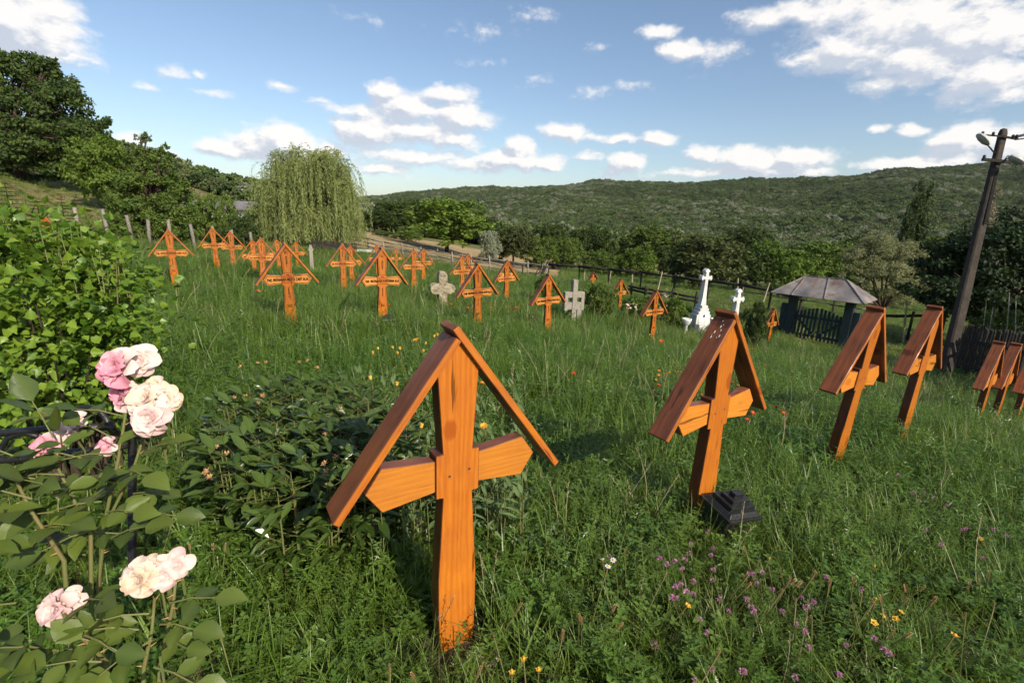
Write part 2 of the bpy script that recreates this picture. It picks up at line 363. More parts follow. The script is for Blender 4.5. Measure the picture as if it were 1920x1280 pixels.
M_white = mat('whitewashed_stone', (.62, .62, .60), .75, .2, noise=(8, .6, (.48, .48, .45)), stain=(9, .6, (.32, .32, .30)), bump=.3, bscale=30)
M_oldwood = mat('grey_weathered_wood', (.30, .265, .22), .9, .15, noise=(20, .8, (.10, .085, .07)), bump=.5, bscale=50, inst_rand=.25)
M_darkwood = mat('dark_weathered_wood', (.045, .04, .035), .9, .15, noise=(20, .8, (.025, .02, .018)), bump=.5, bscale=50)
M_palewood = mat('pale_stake_wood', (.38, .32, .22), .9, .15, noise=(20, .8, (.22, .18, .12)), inst_rand=.2)
M_blue = mat('dark_blue_green_paint', (.016, .035, .045), .6, .3, noise=(10, .8, (.03, .045, .045)), stain=(26, .5, (.055, .05, .045)))
M_tin = mat('rusty_sheet_roof', (.13, .12, .125), .5, .4, noise=(1.7, 1.0, (.33, .29, .26)), stain=(2.6, .9, (.19, .085, .05)), metal=.2, bump=.15, bscale=5)
M_wall = mat('white_plaster', (.72, .71, .68), .9, .1, noise=(2, .5, (.55, .54, .5)))
M_tile = mat('old_roof_tile', (.25, .12, .08), .9, .1, noise=(3, .7, (.15, .09, .07)))

def petal(name, a, b, trans=.25): return mat(name, a, .55, .25, hue=b, trans=trans)
M_pink = petal('pink_petal', (.78, .27, .37), (.80, .46, .50))
M_pinkpale = petal('pale_pink_petal', (.74, .47, .46), (.78, .64, .58))
M_cream = petal('cream_petal', (.78, .58, .40), (.78, .62, .54))
M_brownpetal = mat('withered_petal', (.26, .13, .05), .8, .1, hue=(.45, .27, .13))
M_yellow = petal('yellow_petal', (.75, .36, .02), (.85, .58, .10))
M_orange = petal('orange_petal', (.75, .22, .01), (.85, .42, .02))
M_red = petal('red_orange_petal', (.62, .05, .01), (.72, .14, .02))
M_clover = petal('clover_pink', (.50, .17, .33), (.62, .34, .48))
M_plantain = mat('plantain_head', (.34, .17, .08), .9, .1, hue=(.48, .28, .16))
M_whitefl = petal('white_petal', (.72, .74, .80), (.8, .8, .8))

# ------------------------------------------------------------------ terrain
_ctl = [(-.15,1.4,-1.51),(1.0,2.2,-1.53),(2.3,3.1,-1.70),(3.4,3.85,-1.82),(5.8,5.5,-2.40),(-7,10,-1.69),(-8.1,13.2,-1.78),(-6,11.6,-1.86),(-3,6.5,-1.62),
        (-8.6,19.3,-2.35),(-4.1,11.6,-1.94),(-1.9,7.1,-1.69),(-5.7,23.5,-2.8),(-2.7,13.2,-2.15),(-3.1,16.6,-2.38),(-1.5,14.3,-2.32),(-.58,8,-1.97),(-.17,13.3,-2.37),
        (.68,8.85,-2.19),(3.75,16.7,-3.15),(3.2,10.6,-2.66),(7.9,14.4,-3.6),
        (0,-3,-1.45),(3,-2,-1.55),(-4,-2,-1.40),(-4,2,-1.45),(0,0,-1.5),(6,0,-1.9),(15,0,-2.8),(-15,0,-.8),(-12,9,-1.45),(0,-30,-1),(40,-20,-4),(-40,-20,3),(60,20,-8)]
_px = [(281,463,20),(205,455,19),(100,378,34),(0,335,33),(180,372,38),(20,338,46),(150,358,46),(300,345,70),(0,410,20),(345,410,40),(-300,250,35),(-900,200,40),(350,358,85),(380,372,80),(470,440,45),(450,395,90),
       (240,310,130),(310,330,130),(470,372,140),(600,400,150),(690,468,38),(690,440,56),(760,452,60),(860,470,60),(1000,505,50),
       (700,430,90),(900,455,110),(1100,470,120),(1300,490,120),(1500,505,120),(1700,510,110),(1900,510,110),(800,487,38),(900,500,38),(1020,522,34),(1100,528,31),
       (1240,545,27),(1383,567,24),(1450,585,21),(1545,655,16.5),(1640,605,24),(1700,645,18),(1900,700,12),(2300,700,14),(2300,560,60),
       (700,425,200),(960,450,220),(1200,462,220),(1500,475,220),(1900,485,200),(2400,480,200),
       (960,403,500),(1200,393,500),(1500,383,480),(1900,362,450),(2400,340,450),(700,398,550),
       (690,377,1000),(740,369,980),(850,362,960),(920,357,940),(1020,359,900),(1100,349,880),(1150,344,860),(1250,350,850),(1290,352,850),(1400,342,830),(1560,339,800),(1700,325,780),(1840,317,760),(1920,314,760),(2400,295,760),
       (500,385,1000),(200,360,900),(-200,330,800),(960,385,1500),(1920,385,1400),(0,380,1500)]
def _warp(x, y):
    r = np.hypot(x, y)+1e-6; g = 12*np.log1p(r/12)/r
    return np.stack([x*g, y*g], -1)
CP = np.array(_ctl+[tuple(at(*p)) for p in _px])
_Q = _warp(CP[:, 0], CP[:, 1])
def _phi(d): return np.sqrt(d*d+.15)
_A = _phi(np.linalg.norm(_Q[:, None]-_Q[None], axis=2)); n_ = len(_Q)
_P = np.c_[np.ones(n_), _Q]
_K = np.block([[_A+np.eye(n_)*-.02, _P], [_P.T, np.zeros((3, 3))]])
_w = np.linalg.solve(_K, np.r_[CP[:, 2], 0, 0, 0])
def H(x, y):
    x = np.atleast_1d(np.asarray(x, float)); y = np.atleast_1d(np.asarray(y, float)); out = np.empty(len(x))
    for i in range(0, len(x), 20000):
        q = _warp(x[i:i+20000], y[i:i+20000])
        out[i:i+20000] = _phi(np.linalg.norm(q[:, None]-_Q[None], axis=2))@_w[:n_]+_w[n_]+q@_w[n_+1:]
    r = np.hypot(x, y)
    return out+(fbm(x*.6, y*.6, 3)-.45)*.10*np.clip(r/4, 0, 1)+(fbm(x/45, y/45, 7)-.47)*np.clip((r-150)/300, 0, 1)*16
def h1(x, y): return float(H(x, y)[0])
def col(px, d):
    """point on the ground in the picture column px at depth d"""
    lo, hi = -600, 2600
    for _ in range(40):
        m = (lo+hi)/2; P = at(px, m, d)
        if P[2] > h1(P[0], P[1]): lo = m
        else: hi = m
    P = at(px, (lo+hi)/2, d); return np.array([P[0], P[1], h1(P[0], P[1])])

MEADOW = ([-900, 0, 281, 500, 690, 1000, 1240, 1450, 1650, 1750, 1900, 2600], [14, 17, 20, 26, 36, 32, 21, 16.5, 13.5, 12.5, 11, 9])
def depth_px(x, y, z):
    d = x*FW[0]+y*FW[1]+z*FW[2]; dd = np.maximum(d, .05)
    px = 960+FPX*(x*RT[0]+y*RT[1]+z*RT[2])/dd
    py = 640-FPX*(x*UP[0]+y*UP[1]+z*UP[2])/dd
    return d, px, py

def terrain():
    ang = np.r_[np.linspace(-180, -75, 22)[:-1], np.linspace(-75, 75, 280), np.linspace(75, 180, 22)[1:-1]]
    rad = np.r_[.0, np.geomspace(.4, 2600, 330)]
    A, R = np.meshgrid(np.radians(ang), rad); X = (R*np.sin(A)).ravel(); Y = (R*np.cos(A)).ravel(); Z = H(X, Y)
    n, k = A.shape
    F = []
    for i in range(n-1):
        for j in range(k): F.append((i*k+j, i*k+(j+1) % k, (i+1)*k+(j+1) % k, (i+1)*k+j))
    b = MB(); b.V = [np.stack([X, Y, Z], 1)]; b.F = F; b.n = len(X)
    d, px, py = depth_px(X, Y, Z)
    # kinds of ground: 0 meadow soil, straw field, dry slope, pasture, forest floor
    md = np.interp(px, *MEADOW)
    straw = ((d > md+2) & (px > 610) & (px < 1085) & (d < 75)).astype(float)*np.clip((d-md-2)/3, 0, 1)
    dry = ((px < 420) & (d > 21) & (d < 110)).astype(float)
    b.var = [straw]; b.mi = [0]*len(F)
    me = b.mesh('ground', mat_ground(), True)
    a = me.attributes.new('dry', 'FLOAT', 'POINT'); a.data.foreach_set('value', dry.astype(np.float32))
    fo = np.clip((d-95)/25, 0, 1)*(px > 380)+np.clip((d-110)/20, 0, 1)*(px <= 380)
    a = me.attributes.new('wooded', 'FLOAT', 'POINT'); a.data.foreach_set('value', np.clip(fo, 0, 1).astype(np.float32))
    pa = np.clip((d-md+1)/3, 0, 1)
    a = me.attributes.new('pasture', 'FLOAT', 'POINT'); a.data.foreach_set('value', pa.astype(np.float32))
    o = bpy.data.objects.new('ground', me); link(o); tag(o, kind='structure')
def mat_ground():
    m = bpy.data.materials.new('ground_cover'); m.use_nodes = True; nt = m.node_tree; N = nt.nodes; L = nt.links; b = N['Principled BSDF']
    b.inputs['Roughness'].default_value = .95; b.inputs['Specular IOR Level'].default_value = .1
    tc = N.new('ShaderNodeTexCoord')
    def noise(s, det=6, ro=.6):
        n = N.new('ShaderNodeTexNoise'); n.inputs['Scale'].default_value = s; n.inputs['Detail'].default_value = det; n.inputs['Roughness'].default_value = ro; L.new(tc.outputs['Object'], n.inputs['Vector']); return n.outputs['Fac']
    def rng_(f, a, c, lo=0, hi=1):
        r = N.new('ShaderNodeMapRange'); r.inputs[1].default_value = a; r.inputs[2].default_value = c; r.inputs[3].default_value = lo; r.inputs[4].default_value = hi; L.new(f, r.inputs[0]); return r.outputs[0]
    def mx(f, a, c):
        x = N.new('ShaderNodeMix'); x.data_type = 'RGBA'; L.new(f, x.inputs[0])
        for i, v in ((6, a), (7, c)):
            if isinstance(v, tuple): x.inputs[i].default_value = (*v, 1)
            else: L.new(v, x.inputs[i])
        return x.outputs[2]
    def attr(n):
        a = N.new('ShaderNodeAttribute'); a.attribute_name = n; return a.outputs['Fac']
    c = mx(rng_(noise(5), .4, .62), (.028, .045, .012), (.085, .065, .04))
    p = mx(rng_(noise(1.3, 8, .7), .38, .62), (.10, .125, .03), (.17, .15, .065))
    c = mx(attr('pasture'), c, p)
    st = mx(rng_(noise(.35, 8, .65), .35, .65), (.42, .29, .15), (.26, .20, .10))
    st = mx(rng_(noise(.09, 5), .50, .60), st, (.12, .11, .045))
    c = mx(attr('var'), c, st)
    dr = mx(rng_(noise(.25, 8, .7), .4, .6), (.11, .125, .035), (.24, .185, .09))
    c = mx(attr('dry'), c, dr)
    c = mx(attr('wooded'), c, (.02, .03, .01))
    L.new(c, b.inputs['Base Color'])
    bp = N.new('ShaderNodeBump'); bp.inputs['Strength'].default_value = .6; bp.inputs['Distance'].default_value = .1
    L.new(noise(6, 8, .7), bp.inputs['Height']); L.new(bp.outputs[0], b.inputs['Normal'])
    return m
terrain()

# ------------------------------------------------------------------ scattering with geometry nodes
def proto_collection(name, meshes):
    c = bpy.data.collections.new(name)
    for i, me in enumerate(meshes):
        c.objects.link(bpy.data.objects.new('%s_tuft.%03d' % (name, i+1), me))
    return c
def scatter(name, P, idx, rz, scl, tint, coll, tilt=.15, **k):
    n = len(P); me = bpy.data.meshes.new(name); me.vertices.add(n); me.vertices.foreach_set('co', np.asarray(P, float).ravel())
    r = np.stack([rng.normal(0, tilt, n), rng.normal(0, tilt, n), rz], 1)
    for nm, ty, key, v in (('idx', 'INT', 'value', np.asarray(idx, np.int32)), ('rot', 'FLOAT_VECTOR', 'vector', r), ('scl', 'FLOAT_VECTOR', 'vector', np.asarray(scl, float)), ('tint', 'FLOAT', 'value', np.asarray(tint, float))):
        a = me.attributes.new(nm, ty, 'POINT'); a.data.foreach_set(key, v.ravel())
    o = bpy.data.objects.new(name, me); link(o)
    g = bpy.data.node_groups.new(name+'_nodes', 'GeometryNodeTree')
    g.interface.new_socket('Geometry', in_out='INPUT', socket_type='NodeSocketGeometry'); g.interface.new_socket('Geometry', in_out='OUTPUT', socket_type='NodeSocketGeometry')
    gi = g.nodes.new('NodeGroupInput'); go = g.nodes.new('NodeGroupOutput'); ip = g.nodes.new('GeometryNodeInstanceOnPoints')
    ci = g.nodes.new('GeometryNodeCollectionInfo'); ci.inputs['Collection'].default_value = coll; ci.inputs['Separate Children'].default_value = True; ci.inputs['Reset Children'].default_value = True
    def na(nm, ty):
        a = g.nodes.new('GeometryNodeInputNamedAttribute'); a.data_type = ty; a.inputs[0].default_value = nm; return a.outputs[0]
    g.links.new(gi.outputs[0], ip.inputs['Points']); g.links.new(ci.outputs[0], ip.inputs['Instance']); ip.inputs['Pick Instance'].default_value = True
    g.links.new(na('idx', 'INT'), ip.inputs['Instance Index']); g.links.new(na('scl', 'FLOAT_VECTOR'), ip.inputs['Scale'])
    er = g.nodes.new('FunctionNodeEulerToRotation'); g.links.new(na('rot', 'FLOAT_VECTOR'), er.inputs[0]); g.links.new(er.outputs[0], ip.inputs['Rotation'])
    g.links.new(ip.outputs[0], go.inputs[0])
    md = o.modifiers.new('scatter', 'NODES'); md.node_group = g
    return tag(o, **k)

def blade(b, p, h, lean, az, w, var, seg=3, m=0, droop=1.0):
    c, s = math.cos(az), math.sin(az); V = []
    for i in range(seg+1):
        t = i/seg; r = lean*h*t**(1.6)*droop; z = h*(t-.28*lean*t*t*droop); ww = w*(1-t**1.6)*.5
        x, y = p[0]+c*r, p[1]+s*r
        if i < seg: V += [(x-s*ww, y+c*ww, z), (x+s*ww, y-c*ww, z)]
        else: V += [(x, y, z)]
    F = [(2*i, 2*i+1, 2*i+3, 2*i+2) for i in range(seg-1)]+[(2*seg-2, 2*seg-1, 2*seg)]
    b.add(V, F, var, m)
R = random.Random(3)
def leafquad(b, base, d, n, L_, W_, var, m=0):
    d = np.array(d, float); d /= np.linalg.norm(d)+1e-9; x = np.cross(d, n); x /= np.linalg.norm(x)+1e-9; z = np.cross(x, d)
    p = np.array(base, float)
    V = [p, p+d*L_*.45+x*W_*.5+z*L_*.06, p+d*L_-z*L_*.05, p+d*L_*.45-x*W_*.5+z*L_*.06, p+d*L_*.5-z*L_*.02]
    b.add(V, [(0, 1, 4), (1, 2, 4), (4, 2, 3), (0, 4, 3)], var, m)
def tuft_grass(n, h, w, spread=.05, lean=(.1, .9)):
    b = MB()
    for _ in range(n):
        a = R.uniform(0, 6.28); r = spread*R.random()**.5
        blade(b, (r*math.cos(a), r*math.sin(a)), h*R.uniform(.45, 1.1), R.uniform(*lean), R.uniform(0, 6.28), w*R.uniform(.6, 1.2), R.random(), 4)
    return b
def tuft_weed(nst, h, ll, lw, per=9, spread=.06, opp=True):
    b = MB()
    for _ in range(nst):
        a = R.uniform(0, 6.28); r = spread*R.random(); p0 = np.array([r*math.cos(a), r*math.sin(a), 0]); hh = h*R.uniform(.5, 1.1)
        la = R.uniform(0, 6.28); le = R.uniform(.05, .5); tip = p0+np.array([math.cos(la)*le*hh, math.sin(la)*le*hh, hh*(1-.2*le)])
        v = R.random()
        blade(b, (p0[0], p0[1]), hh, le, la, .004, v, 3)
        for i in range(per):
            t = .18+.82*i/(per-1); p = p0*(1-t**1.3)+np.array([tip[0], tip[1], 0])*t**1.3; p[2] = tip[2]*t
            for sd in ((0, 3.14) if opp else (0,)):
                az = i*2.4+sd+R.uniform(-.4, .4); el = R.uniform(-.1, .7)
                leafquad(b, p, (math.cos(az)*math.cos(el), math.sin(az)*math.cos(el), math.sin(el)), (0, 0, 1), ll*R.uniform(.6, 1.2)*(1.15-.5*t), lw*R.uniform(.7, 1.2)*(1.15-.5*t), min(1, max(0, v*.6+R.random()*.5)))
    return b
def tuft_clover(h=.16):
    b = MB()
    for _ in range(12):
        a = R.uniform(0, 6.28); r = .08*R.random()**.5; hh = h*R.uniform(.5, 1.2); x, y = r*math.cos(a), r*math.sin(a)
        tx, ty = x+R.uniform(-.04, .04), y+R.uniform(-.04, .04); v = R.random()
        b.tube([(x, y, 0), ((x+tx)/2, (y+ty)/2, hh*.6), (tx, ty, hh)], .0012, 3, v, cap=False)
        for j in range(3):
            az = j*2.09+a; leafquad(b, (tx, ty, hh), (math.cos(az), math.sin(az), R.uniform(0, .4)), (0, 0, 1), .026*R.uniform(.8, 1.2), .019, v)
    return b
def tuft_stalk(h=.5, m=0):
    b = MB()
    for _ in range(2):
        a = R.uniform(0, 6.28); x, y = .03*math.cos(a), .03*math.sin(a); le = R.uniform(.05, .35); hh = h*R.uniform(.7, 1.15)
        P = [(x+le*hh*t**2*math.cos(a), y+le*hh*t**2*math.sin(a), hh*(t-.1*t*t)) for t in np.linspace(0, 1, 7)]
        b.tube(P, [.0013]*5+[.001, .0006], 3, R.random(), cap=False)
        for t in np.linspace(.72, 1, 12):
            p = (x+le*hh*t**2*math.cos(a), y+le*hh*t**2*math.sin(a), hh*(t-.1*t*t)); az = R.uniform(0, 6.28)
            leafquad(b, p, (math.cos(az)*.5, math.sin(az)*.5, 1), (math.cos(az+1.5), math.sin(az+1.5), 0), .016, .004, R.random())
    return b
def tuft_broad(n=7, l=.12, w=.04):
    b = MB()
    for i in range(n):
        az = i*2.4+R.uniform(-.3, .3); el = R.uniform(.25, 1.1); d = np.array([math.cos(az)*math.cos(el), math.sin(az)*math.cos(el), math.sin(el)])
        ll = l*R.uniform(.7, 1.2); p = d*ll*.25; leafquad(b, p, d-np.array([0, 0, .15]), (0, 0, 1), ll, w*R.uniform(.8, 1.2), R.random())
    return b
g_protos = proto_collection('grass', [tuft_grass(16, .26, .0055, .06).mesh('grass_tuft', M_grass), tuft_grass(20, .19, .0045, .07, (.3, 1.3)).mesh('grass_tuft', M_grass),
    tuft_grass(12, .34, .006, .05, (.1, .7)).mesh('grass_tuft', M_grass), tuft_grass(7, .36, .009, .03, (.2, 1.1)).mesh('grass_tuft', M_grass), tuft_grass(24, .12, .004, .08, (.3, 1.5)).mesh('grass_tuft', M_grass)])
w_protos = proto_collection('weed', [tuft_weed(5, .26, .030, .010, 11).mesh('weed_tuft', M_weed), tuft_weed(4, .20, .022, .012, 9).mesh('weed_tuft', M_weed), tuft_clover().mesh('clover_tuft', M_weed),
    tuft_weed(6, .16, .02, .006, 10, .07).mesh('weed_tuft', M_weed), tuft_broad().mesh('broad_tuft', M_weed), tuft_weed(3, .32, .05, .014, 9, .04).mesh('weed_tuft', M_weed)])
s_protos = proto_collection('stalk', [tuft_stalk(.42).mesh('stalk_tuft', M_dry), tuft_stalk(.55).mesh('stalk_tuft', M_dry)])
far_protos = proto_collection('pasture', [tuft_grass(26, .10, .012, .14, (.3, 1.4)).mesh('pasture_tuft', M_grass), tuft_weed(7, .14, .05, .02, 6, .12).mesh('pasture_tuft', M_weed)])

def fan(n, d0, d1, half=.86, q=.5):
    """points spread evenly over the ground of the view fan between depths d0 and d1"""
    d = np.sqrt(rng.uniform(d0*d0, d1*d1, n)); a = rng.uniform(-half, half, n)*1.28
    x = d*np.tan(np.clip(a, -1.05, 1.05))*.95; return x, d
def meadow():
    gp = []; wp = []; sp = []
    for d0, d1, dg, dw, ds in ((-.3, 2.5, 520, 460, 4), (2.5, 5, 220, 260, 2.5), (5, 9, 140, 170, 2.2), (9, 16, 90, 80, 1.5), (16, 36, 38, 26, .6)):
        hw = lambda y: 1.12*y+1.2
        area = (hw(d1)+hw(d0))*(d1-d0)
        for lst, dens, ty in ((gp, dg, 0), (wp, dw, 1), (sp, ds, 2)):
            n = int(area*dens); y = rng.uniform(d0, d1, n); x = rng.uniform(-1, 1, n)*hw(d1); k = np.abs(x) < hw(y); x, y = x[k], y[k]
            z = H(x, y); d, px, py = depth_px(x, y, z)
            k = (d > .25) & (d < np.interp(px, *MEADOW)+rng.normal(0, .5, len(d))) & (px > -250) & (px < 2170) & (np.hypot(x, y) > .35)
            lst.append(np.stack([x, y, z], 1)[k])
    def hs(P):
        """height factor over the meadow: short by the camera, knee-high further out"""
        d = P[:, 1]; s = np.interp(d, [0, 1.0, 1.8, 3.2, 6, 12, 30], [.50, .55, .75, 1.05, 1.22, 1.25, 1.5])
        return s*(.72+.6*fbm(P[:, 0]*.9, P[:, 1]*.9, 21))
    P = np.concatenate(gp); patch = fbm(P[:, 0]*.7, P[:, 1]*.7, 31)
    keep = rng.random(len(P)) < np.clip(.35+1.6*(patch-.3), .25, 1); P = P[keep]; n = len(P); patch = patch[keep]
    # bare worn earth at the foot of the nearest cross
    bare = np.hypot((P[:, 0]+.05)/.42, (P[:, 1]-1.28)/.26) < .8+.3*rng.random(n); bare &= rng.random(n) < .4
    bare |= (np.hypot(P[:, 0]+.15, P[:, 1]-1.41) < .09); P = P[~bare]; n = len(P); patch = patch[~bare]
    h_ = hs(P); w_ = np.interp(P[:, 1], [0, 3, 9, 30], [.85, 1.1, 1.5, 2.6]); zz = h_*rng.uniform(.75, 1.2, n)
    tint = np.clip((fbm(P[:, 0]*.5, P[:, 1]*.5, 41)-.3)*1.5+rng.normal(0, .2, n), 0, 1)
    scatter('meadow_grass', P, np.where(P[:, 1] < 2, rng.choice(5, n, p=[.25, .25, .1, .1, .3]), rng.choice(5, n, p=[.32, .26, .24, .08, .10])), rng.uniform(0, 6.28, n), np.stack([w_, w_, zz], 1), tint, g_protos,
            label='green meadow grass growing between the graves', cat='grass', kind='stuff')
    P = np.concatenate(wp); patch = fbm(P[:, 0]*.8+40, P[:, 1]*.8, 51); keep = rng.random(len(P)) < np.clip(.45+2.6*(patch-.38), .25, 1); P = P[keep]; n = len(P)
    P = P[~((np.hypot((P[:, 0]+.05)/.42, (P[:, 1]-1.28)/.26) < .8) & (rng.random(n) < .7))]; P = P[np.hypot(P[:, 0]+.15, P[:, 1]-1.41) > .1]; n = len(P)
    w_ = np.interp(P[:, 1], [0, 3, 9, 30], [.9, 1.1, 1.3, 2.2]); zz = hs(P)*rng.uniform(.7, 1.25, n)
    tint = np.clip((fbm(P[:, 0]*.6, P[:, 1]*.6, 61)-.3)*1.6+rng.normal(0, .15, n), 0, 1)
    scatter('meadow_weeds', P, rng.choice(6, n, p=[.26, .2, .2, .2, .05, .09]), rng.uniform(0, 6.28, n), np.stack([w_, w_, zz], 1), tint, w_protos,
            label='leafy green weeds and clover mixed into the meadow grass', cat='weeds', kind='stuff')
    P = np.concatenate(sp); n = len(P); w_ = np.interp(P[:, 1], [0, 9, 30], [1, 1.3, 2.4])
    scatter('meadow_stalks', P, rng.choice(2, n), rng.uniform(0, 6.28, n), np.stack([w_, w_, hs(P)*rng.uniform(.8, 1.2, n)], 1), rng.random(n), s_protos,
            label='pale seeding grass stalks standing above the meadow', cat='grass stalks', kind='stuff')
    # pasture beyond the fence on the right and the slope on the left
    n = 60000; d = rng.uniform(11, 75, n); px = rng.uniform(-150, 2050, n)
    x = d*(px-960)/FPX; y = d*.97; z = H(x, y); dd, px, py = depth_px(x, y, z); md = np.interp(px, *MEADOW)
    k = (dd > md-1) & (((px > 1050) & (dd < 60)) | ((px < 600) & (dd < 75) & (rng.random(n) < .3))) ; P = np.stack([x, y, z], 1)[k]; n = len(P)
    s_ = np.interp(P[:, 1], [10, 30, 75], [.8, 1.6, 3.5])*rng.uniform(.6, 1.3, n); zz = s_*np.where(fbm(P[:, 0]*.3, P[:, 1]*.3, 71) > .5, 1.6, .7)
    scatter('pasture_grass', P, rng.choice(2, n, p=[.65, .35]), rng.uniform(0, 6.28, n), np.stack([s_, s_, zz], 1), np.clip(rng.normal(.75, .25, n), 0, 1), far_protos,
            label='short pasture grass beyond the cemetery fences', cat='grass', kind='stuff')
meadow()
# ------------------------------------------------------------------ buildings, fences, gate, pole
def hitg(px, py, dh=0.0):
    """first point of the picture ray that is dh above the ground"""
    r = ray(px, py); d = np.geomspace(.4, 120, 500); P = d[:, None]*r; g = P[:, 2]-H(P[:, 0], P[:, 1])-dh
    i = np.argmax(g < 0); i = max(i, 1); t = g[i-1]/(g[i-1]-g[i]+1e-9); dd = d[i-1]+(d[i]-d[i-1])*t
    return dd*r
def farm_building():
    p = col(335, 50); q = col(500, 47); a = math.atan2(q[1]-p[1], q[0]-p[0]); L_ = np.hypot(*(q-p)[:2]); z = min(p[2], q[2])-.9
    t = empty('farm_building', (p[0], p[1], z), a, label='low white-plastered farm building half hidden behind the green bushes', cat='building')
    MB().box((L_/2, 2.4, 1.6), (L_/2, 2.4, 1.6)).obj('wall', M_wall, t)
    MB().add([(-.3,-.3,3.2),(L_+.3,-.3,3.2),(L_+.3,2.4,4.0),(-.3,2.4,4.0),(-.3,5.1,3.2),(L_+.3,5.1,3.2),(-.3,-.3,3.1),(L_+.3,-.3,3.1),(L_+.3,5.1,3.1),(-.3,5.1,3.1)],
             [(0,1,2,3),(3,2,5,4),(6,9,8,7),(0,3,4,9,6),(1,7,8,5,2),(0,6,7,1),(4,5,8,9)]).obj('roof', M_tin, t)
    for i in range(4):
        MB().box((1.2+i*L_/4.2, -.02, 1.9), (.35, .04, .45)).obj('window', M_darkwood, t)
farm_building()

def fence_rails(name, pts, hts, pr, rr, mats, label, jit=.03, posth=None, cat='fence', group=None, post_every=1, lean=.0, wires=False, **k):
    p0 = pts[0]; t = empty(name, tuple(p0), label=label, cat=cat, group=group)
    rr_ = random.Random(len(pts))
    ph = posth or max(hts)+.15
    for i, p in enumerate(pts):
        if i % post_every == 0:
            l = p-p0; ln = rr_.uniform(-lean, lean); h_ = ph*rr_.uniform(.92, 1.1)
            MB().tube([(l[0], l[1], l[2]-.3), (l[0]+ln*.5, l[1], l[2]+h_*.5), (l[0]+ln, l[1], l[2]+h_)], [pr, pr*.95, pr*.85], 6).obj('post', mats[0], t, True)
    for i in range(len(pts)-1):
        for h_ in hts:
            a = pts[i]-p0; b = pts[i+1]-p0; j = lambda: rr_.uniform(-jit, jit)
            A_ = np.array([a[0], a[1], a[2]+h_+j()]); B_ = np.array([b[0], b[1], b[2]+h_+j()]); e = (B_-A_); e /= np.linalg.norm(e)
            if wires: MB().tube([A_, (A_+B_)/2-np.array([0, 0, .02]), B_], rr, 3, cap=False).obj('wire', mats[1], t)
            else: MB().tube([A_-e*.15, (A_+B_)/2+np.array([0, 0, j()]), B_+e*.15], [rr, rr*1.05, rr*.85], 5).obj('rail', mats[1], t, True)
    return t
rowp = lambda a: [col(px, d) for px, d in a]
fence_rails('field_fence', rowp([(662,38),(690,37),(722,36),(755,35),(788,34.5),(820,34),(850,33.5),(885,33),(920,32.5),(955,32),(990,31.5),(1022,31)]), (.35,.62,.9), .055, .045, (M_oldwood, M_oldwood),
            'grey weathered rail fence along the pale mown field', lean=.15)
fence_rails('slope_fence', rowp([(150,19),(205,19.5),(250,20),(281,20.3),(322,20.8),(367,21.2),(402,22),(437,23),(475,24)]), (.35,.65,.95), .075, .006, (M_oldwood, M_iron),
            'rough grey posts strung with wire in front of the hillside trees', lean=.1, posth=1.15, wires=True)
fence_rails('pasture_fence', rowp([(1028,31),(1085,29.5),(1140,28),(1200,26.5),(1262,25),(1325,23.5),(1385,22),(1440,21),(1495,20)]), (.95,), .05, .075, (M_darkwood, M_darkwood),
            'dark single-rail fence between the graveyard and the pasture', jit=.02)
fence_rails('plank_fence', rowp([(1182,21),(1208,20.4),(1258,19.8),(1302,19.2)]), (.45,.6), .06, .05, (M_darkwood, M_darkwood), 'low dark rail behind the small orange cross', jit=.015, posth=.8)
fence_rails('gate_side_fence', rowp([(1600,17.5),(1640,18),(1700,18.6),(1760,19)]), (1.0,), .05, .06, (M_darkwood, M_darkwood), 'dark rail running right from the roofed gate')
fence_rails('pasture_back_fence', rowp([(1390,30),(1480,29),(1560,28),(1640,27)]), (.5,.9), .05, .045, (M_oldwood, M_oldwood), 'distant grey rail fence seen under the gate roof')
def stake(px, y0, y1, d, dx, label):
    a = at(px, y0, d); b = at(px+dx, y1, d)
    o = MB().tube([np.array(b)-a*1, np.array((0, 0, 0))], [.035, .025], 5).obj('stake', M_palewood); o.location = a
    return tag(o, label, 'stake', 'pale stakes leaning along the pasture fence')
for px, y0, y1, d, dx, lb in ((1097,503,532,29,-2,'pale upright stake left of the leaning one, right of the orange marker'),(1146,505,548,28,-7,'long pale stake leaning right above the small orange cross'),
        (1186,514,541,27,-1,'short pale stake just right of the small orange cross'),(1242,509,560,24,-13,'tall pale stake slanting behind the second small orange cross'),
        (1384,521,560,22.5,-1,'brownish stake above the second white stone cross'),(1443,530,566,20.5,-12,'pale stake leaning left of the roofed gate'),(1701,564,642,17.8,-8,'tall pale stake between the two large right-hand wooden crosses')):
    stake(px, y0, y1, d, dx, lb)

def picket_fence(name, A_, B_, n, h, w, mt, label, rails=(.25, .75), arch=0):
    A_ = np.array(A_); B_ = np.array(B_); t = empty(name, tuple(A_), label=label, cat='fence'); d = B_-A_; a = math.atan2(d[1], d[0])
    ux = np.array([math.cos(a), math.sin(a), 0]); r_ = random.Random(n)
    proto = MB().prism([(-w/2, -.1), (w/2, -.1), (w/2, h-.04), (0, h), (-w/2, h-.04)], -.012, .012).mesh('picket', mt)
    for i in range(n):
        p = d*i/(n-1); g = h1(A_[0]+p[0], A_[1]+p[1])-A_[2]
        inst('picket', proto, t, (p[0], p[1], g+.05+r_.uniform(-.03, .03)), (0, r_.uniform(-.03, .03), a))
    for f in rails:
        m_ = MB()
        for i in range(6):
            p = d*i/6; q = d*(i+1)/6
            m_.bar((p[0], p[1]+.03, h1(A_[0]+p[0], A_[1]+p[1])-A_[2]+h*f), (q[0], q[1]+.03, h1(A_[0]+q[0], A_[1]+q[1])-A_[2]+h*f), .03, .06)
        m_.obj('rail', mt, t)
    return t
